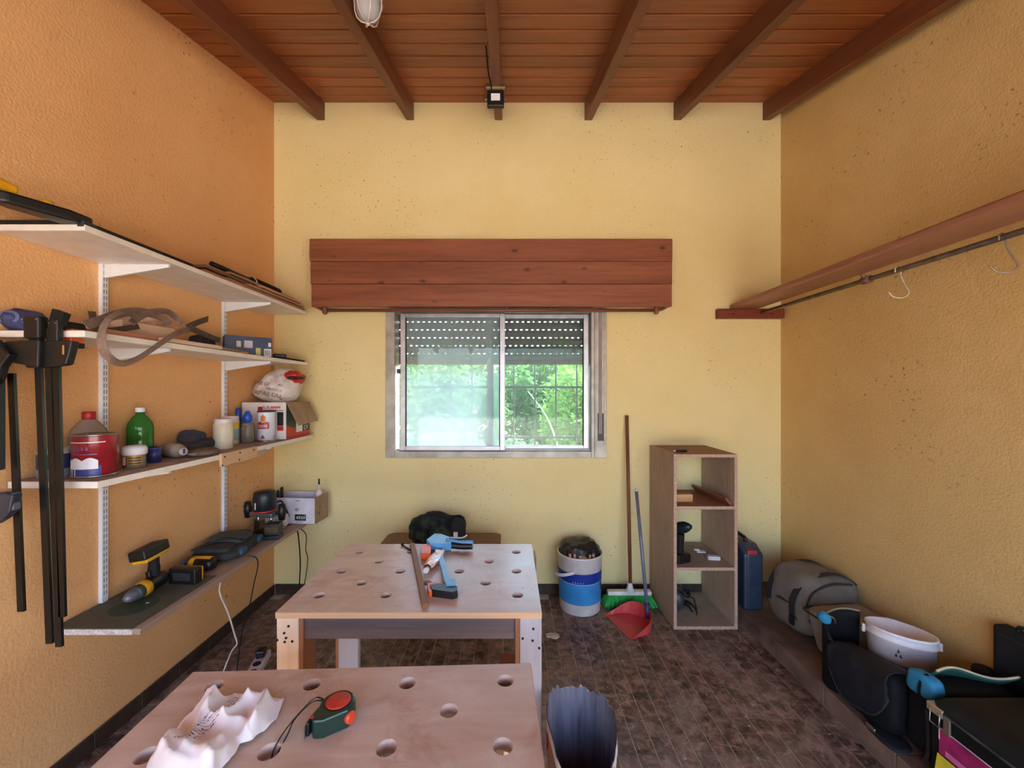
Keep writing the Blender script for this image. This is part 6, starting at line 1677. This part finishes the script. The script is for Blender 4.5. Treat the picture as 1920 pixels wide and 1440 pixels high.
# wood strips under and beside the straps
def strip(lab, x, y0, y1, w, h, z, c1, c2, rz=0.0, ry=0.0):
    b = MB(); b.box(-w / 2, w / 2, 0, y1 - y0, 0, h, 0.001, 1)
    nm = 'strip_%d_%d' % (c1[0], c1[2])
    return tag(b.build('wood_strip', wood(nm, c1, c2, 1, 0.6, 16), loc=(x, y0, z), rot=(0, ry, rz)), lab, 'wood strip')
vn = thing('veneer_bundle', 'pale curled veneer strips heaped under the brown webbing', 'veneer', (-1.46, 1.55, S2 + 0.022))
ov = Vector((-1.46, 1.55, S2 + 0.022)); EV = Vector((0.2, 0.0, 1.5)) - ov
def PV(px, py, X): return P(px, py, L(px, X)) - ov
for pts, w, c in (([(180, 612), (215, 596), (255, 586), (290, 592), (312, 606)], 0.038, (214, 182, 160)), ([(215, 616), (250, 604), (290, 602), (322, 610)], 0.030, (226, 206, 184)), ([(250, 614), (290, 606), (330, 607), (346, 612)], 0.022, (190, 146, 122))):
    X0 = -1.50 + 0.025 * (0.038 - w) / 0.016
    b = MB(); b.band_to(bez([PV(x_, y_, X0 + 0.0) for x_, y_ in pts], 6), EV, w, 0.0015); b.build('veneer_strip', plain('veneer_%d' % c[0], c, 0.6, 0, 0.12, 30), vn)
strip('reddish board under the brown webbing on the second shelf', -1.42, 1.36, 1.86, 0.09, 0.022, S2, (186, 128, 104), (156, 100, 80), R(-2))
strip('pale strip lying diagonally along the edge of the second shelf', -1.358, 1.56, 1.86, 0.03, 0.016, S2 + 0.003, (214, 192, 168), (190, 164, 140), R(-2))
strip('grey-brown weathered board beside the short dark strap', -1.385, 1.87, 2.10, 0.07, 0.018, S2, (148, 126, 112), (120, 98, 86), R(5))
strip('pale broad offcut standing under the webbing coils', -1.475, 1.50, 1.72, 0.05, 0.055, S2 + 0.022, (210, 184, 160), (186, 156, 130), R(-3))
# bundle at the near end of shelf 2
nb = thing('blue_net_bag', 'blue and black knotted cloth bundle on the near end of the second shelf', 'bundle', (-1.575, 1.30, S2))
b = MB(); b.soft((0, 0, 0.036), (0.09, 0.10, 0.072), 2.5, 10, 0.008, 30, 3); b.build('bundle', plain('indigo_cloth', (54, 58, 96), 0.8, 0, 0.4, 40, bump=0.4), nb)
b = MB(); b.tube([(0.028 * math.cos(a), -0.040, 0.042 + 0.018 * math.sin(a)) for a in [2 * PI * k / 16 for k in range(16)]], 0.006, 6, closed=True); b.build('knot', plain('pale_indigo', (92, 98, 140), 0.8), nb)

# ================================================================== BAR CLAMPS HANGING FROM SHELF 2
YC = 1.243
def wpt(px, py, y=YC): return P(px, py, y)
def hang_clamp(label, top, bot, body, group=None, w=0.020, ymid=None, hook=True, pads=((131, 646),)):
    a, c = wpt(*top), wpt(*bot)
    t = thing('bar_clamp', label, 'clamp', (a.x, YC, S2 - 0.05), 0, group)
    o = Vector((a.x, YC, S2 - 0.05))
    b = MB(); b.ribbon([a - o, (a + c) / 2 - o, c - o], (1, 0, 0), w, 0.008); b.build('bar', M_DARKMETAL, t)
    b = MB(); pr = [wpt(px, py) - o for px, py in body]
    m = frame((0, 0, 0), (1, 0, 0), (0, -1, 0))
    b.prism([(p.x, p.z) for p in pr], -0.005, 0.018, M=m); bo = b.build('jaw_body', M_BLACK, t); bv = bo.modifiers.new('b', 'BEVEL'); bv.width = 0.004; bv.segments = 2; bv.limit_method = 'ANGLE'
    if hook:
        zt_ = S2 + 0.002 - o.z
        b = MB(); b.box(a.x - o.x - 0.017, a.x - o.x + 0.017, -0.012, 0.006, -0.02, zt_ + 0.028, 0.004)
        b.box(a.x - o.x - 0.014, a.x - o.x + 0.014, -0.010, 0.075, zt_ + 0.006, zt_ + 0.028, 0.004); b.build('fixed_jaw', M_BLACK, t)
        b = MB(); b.box(a.x - o.x - 0.012, a.x - o.x + 0.012, 0.035, 0.068, zt_ - 0.0015, zt_ + 0.008, 0.002, 1); b.build('pad', M_ORANGE, t)
        for sx in (-0.010, 0.010):
            b = MB(); b.cyl((a.x - o.x + sx, -0.0135, zt_ + 0.017), (a.x - o.x + sx, -0.0115, zt_ + 0.017), 0.0022, n=8); b.build('rivet', M_STEEL, t)
        b = MB(); b.box(a.x - o.x - 0.012, a.x - o.x + 0.012, 0.030, 0.068, -0.004 + 0.05 - 0.034, -0.021 + 0.05, 0.002, 1); b.build('lower_pad', M_ORANGE, t)
        b = MB(); b.box(a.x - o.x - 0.014, a.x - o.x + 0.014, -0.010, 0.072, 0.05 - 0.052, 0.05 - 0.034, 0.004); b.build('moving_jaw', M_BLACK, t)
    return t
c1 = hang_clamp('long black bar clamp hooked over the shelf end by slim orange-padded jaws', (71, 640), (94, 1206), [(62, 640), (60, 690), (84, 690), (84, 640)])
YC = 1.226
c2 = hang_clamp('longest black bar clamp with a broad riveted head in front of the other bars', (90, 640), (112, 1212), [(38, 642), (20, 650), (30, 678), (60, 684), (96, 690), (98, 640)], hook=False)
b = MB(); p = wpt(80, 615) - Vector(c2.location); b.box(p.x - 0.028, p.x + 0.022, -0.012, 0.012, p.z - 0.036, p.z + 0.034, 0.006); b.build('fixed_jaw', M_BLACK, c2)
for px in (63, 89):
    q = wpt(px, 602) - Vector(c2.location); b = MB(); b.cyl((q.x, -0.014, q.z), (q.x, -0.011, q.z), 0.0025, n=8); b.build('rivet', M_STEEL, c2)
YC = 1.243
c3 = hang_clamp('black bar clamp with shorter bar and slotted jaw on the shelf end', (106, 640), (118, 1156), [(88, 640), (147, 640), (143, 660), (136, 684), (128, 686), (88, 690)], None, 0.019)
# slot in its jaw
b = MB(); p = wpt(131, 656) - Vector(c3.location); b.box(p.x - 0.002, p.x + 0.003, -0.0195, -0.016, p.z - 0.016, p.z + 0.012); b.build('jaw_slot', plain('slot_highlight', (176, 128, 78), 0.7), c3)
b = MB(); p = wpt(104, 595) - Vector(c3.location); b.prism([(-0.016, -0.02), (0.02, -0.024), (0.034, 0.012), (-0.004, 0.026)], -0.01, 0.01, M=frame((p.x, 0.004, p.z), (1, 0, 0), (0, -1, 0))); b.build('release_lever', M_BLACK2, c3)
YC = 1.205
c4 = hang_clamp('black bar clamp with pistol grip and maroon trigger, hung beside the long twins', (22, 700), (41, 1146), [(-60, 630), (30, 640), (45, 655), (60, 668), (44, 690), (38, 712), (32, 722), (-10, 720), (-60, 700)], None, 0.020, hook=False)
p = wpt(22, 690) - Vector(c4.location)
b = MB(); b.box(p.x - 0.020, p.x + 0.016, -0.016, 0.012, p.z - 0.31, p.z, 0.004); b.build('grip_sleeve', plain('blackish_green_sleeve', (30, 36, 38), 0.5), c4)
b = MB(); q0 = wpt(0, 690) - Vector(c4.location); q1 = wpt(32, 676) - Vector(c4.location); b.tube([q0 + Vector((0, -0.018, -0.006)), (q0 + q1) / 2 + Vector((0, -0.019, 0.0)), q1 + Vector((0, -0.018, 0))], 0.006, 8); b.build('trigger', plain('maroon_plastic', (116, 34, 58), 0.5), c4)
b = MB(); pts = [wpt(x_, y_) - Vector(c4.location) for x_, y_ in ((-30, 930), (10, 934), (18, 918), (52, 916), (66, 920), (60, 950), (46, 964), (30, 974), (14, 972), (8, 956), (-30, 990))]
b.prism([(q.x, q.z) for q in pts], -0.008, 0.018, M=frame((0, 0, 0), (1, 0, 0), (0, -1, 0))); o = b.build('moving_jaw', plain('slate_jaw', (48, 52, 64), 0.45), c4); bv = o.modifiers.new('b', 'BEVEL'); bv.width = 0.004; bv.segments = 2; bv.limit_method = 'ANGLE'
b = MB(); q = wpt(57, 935) - Vector(c4.location); b.box(q.x - 0.006, q.x + 0.010, -0.014, 0.008, q.z - 0.022, q.z + 0.03, 0.004); b.build('pad', plain('grey_pad', (92, 96, 112), 0.5), c4)
YC = 1.243

# ================================================================== SHELF 1: clamp, slats, tube
yc = thing('bar_clamp', 'black bar clamp with yellow trigger lying along the edge of the top shelf', 'clamp', (-1.38, 1.25, S1))
b = MB(); b.box(-0.012, 0.012, 0.0, 0.46, 0.004, 0.018, 0.002, 1, M=Matrix.Translation((0.018, 0.0, 0))); b.build('bar', M_DARKMETAL, yc)
hd_ = [(0.036, 0.045), (-0.02, 0.05), (-0.07, -0.10), (-0.06, -0.16), (-0.02, -0.14), (0.035, -0.02)]
b = MB(); b.prism(hd_, 0.0, 0.034); o = b.build('jaw_body', M_BLACK, yc); bv = o.modifiers.new('b', 'BEVEL'); bv.width = 0.008; bv.segments = 2; bv.limit_method = 'ANGLE'
b = MB(); b.box(0.022, 0.044, 0.005, 0.045, -0.008, 0.012, 0.003); b.build('jaw_tip', plain('slate_jaw', (48, 52, 64), 0.45), yc)
b = MB(); b.box(-0.085, -0.045, -0.15, -0.09, 0.030, 0.062, 0.008, M=Matrix.Rotation(R(-6), 4, 'X')); b.build('trigger', M_YELLOW, yc)
b = MB(); b.cyl((-0.012, -0.045, 0.030), (-0.012, -0.045, 0.046), 0.014, n=14); b.build('release_button', M_YELLOW, yc)
b = MB(); b.tube(bez([(-0.05, -0.16, 0.02), (-0.12, -0.12, 0.02), (-0.20, -0.09, 0.022)], 5), 0.018, 8); b.build('handle', M_BLACK2, yc)
o = MB().box(0, 0.20, 0, 0.30, 0, 0.016, 0.002, 1).build('dark_filler', M_BLACK2, loc=(-1.618, 1.262, S1)); tag(o, 'flat black tray under the handle of the yellow-trigger clamp', 'filler')  # flat dark sheet added to stand for the dark gap under the clamp
bl2 = MB().box(-0.035, 0.035, 0, 0.18, 0, 0.010, 0.002, 1).build('rubber_strip', M_BLACK2, loc=(-1.435, 1.57, S1 + 0.0)); tag(bl2, 'flat black rubber strip beside the yellow-trigger clamp on the top shelf', 'strip')
cbp = MB().prism([(-0.05, 0), (0.045, 0.02), (0.05, 0.20), (0.02, 0.30), (-0.05, 0.28)], 0, 0.012).build('cardboard_piece', plain('grey_cardboard', (158, 136, 122), 0.9), loc=(-1.46, 1.60, S1 + 0.0125), rot=(R(2), R(4), 0)); tag(cbp, 'warped grey cardboard piece on the top shelf', 'cardboard')
rn = random.Random(8)
cols = [((178, 132, 100), (146, 102, 76)), ((196, 152, 118), (166, 122, 92)), ((160, 112, 82), (128, 84, 60)), ((122, 92, 74), (94, 68, 54)), ((206, 164, 128), (176, 132, 100))]
labs = ['broad brown slat at the bottom of the pile on the top shelf', 'pale slat lying on the broad brown slat of the top shelf pile', 'reddish slat in the middle of the top shelf pile', 'dark weathered slat in the top shelf pile', 'short light slat ending nearest the yellow wall on the top shelf', 'narrow slat at the very top of the top shelf pile']
zz = S1
for k, (x, y0, y1, w, h, c) in enumerate(((-1.392, 1.76, 2.60, 0.105, 0.012, 2), (-1.400, 1.92, 2.58, 0.095, 0.011, 0), (-1.395, 2.08, 2.62, 0.090, 0.011, 1), (-1.41, 1.80, 2.40, 0.085, 0.012, 3), (-1.400, 2.20, 2.61, 0.080, 0.011, 4), (-1.415, 1.98, 2.56, 0.070, 0.011, 0))):
    strip(labs[k], x, y0, y1, w, h, zz, cols[c][0], cols[c][1], R(rn.uniform(-1.2, 1.2))); zz += h
bt2 = thing('black_handle_bar', 'black rubber-gripped bar lying on the slat pile of the top shelf', 'bar', (-1.43, 2.02, zz))
b = MB(); b.cyl((0, -0.10, 0.020), (0.0, 0.25, 0.020), 0.012, n=12); b.build('rod', M_DARKMETAL, bt2)
b = MB(); b.lathe([(0, 0.20), (0.020, 0.20), (0.0215, 0.21), (0.0215, 0.445), (0.019, 0.46), (0, 0.462)], 16, M=Matrix.Translation((0, 0, 0.0215)) @ Matrix.Rotation(R(-90), 4, 'X')); b.build('grip', M_BLACK2, bt2)
b = MB(); b.lathe([(0.022, 0.405), (0.0226, 0.407), (0.0226, 0.413), (0.022, 0.415)], 16, M=Matrix.Translation((0, 0, 0.0215)) @ Matrix.Rotation(R(-90), 4, 'X')); b.build('grip_ring', plain('slate_jaw', (48, 52, 64), 0.45), bt2)
b = MB(); b.tube(bez([(0.035, 0.20, -0.03), (0.03, 0.195, 0.02), (0.0, 0.19, 0.045), (-0.025, 0.195, 0.03), (-0.03, 0.2, 0.0)], 6), 0.003, 6); b.build('wire_tie', plain('pale_wire', (196, 176, 150), 0.5), bt2)
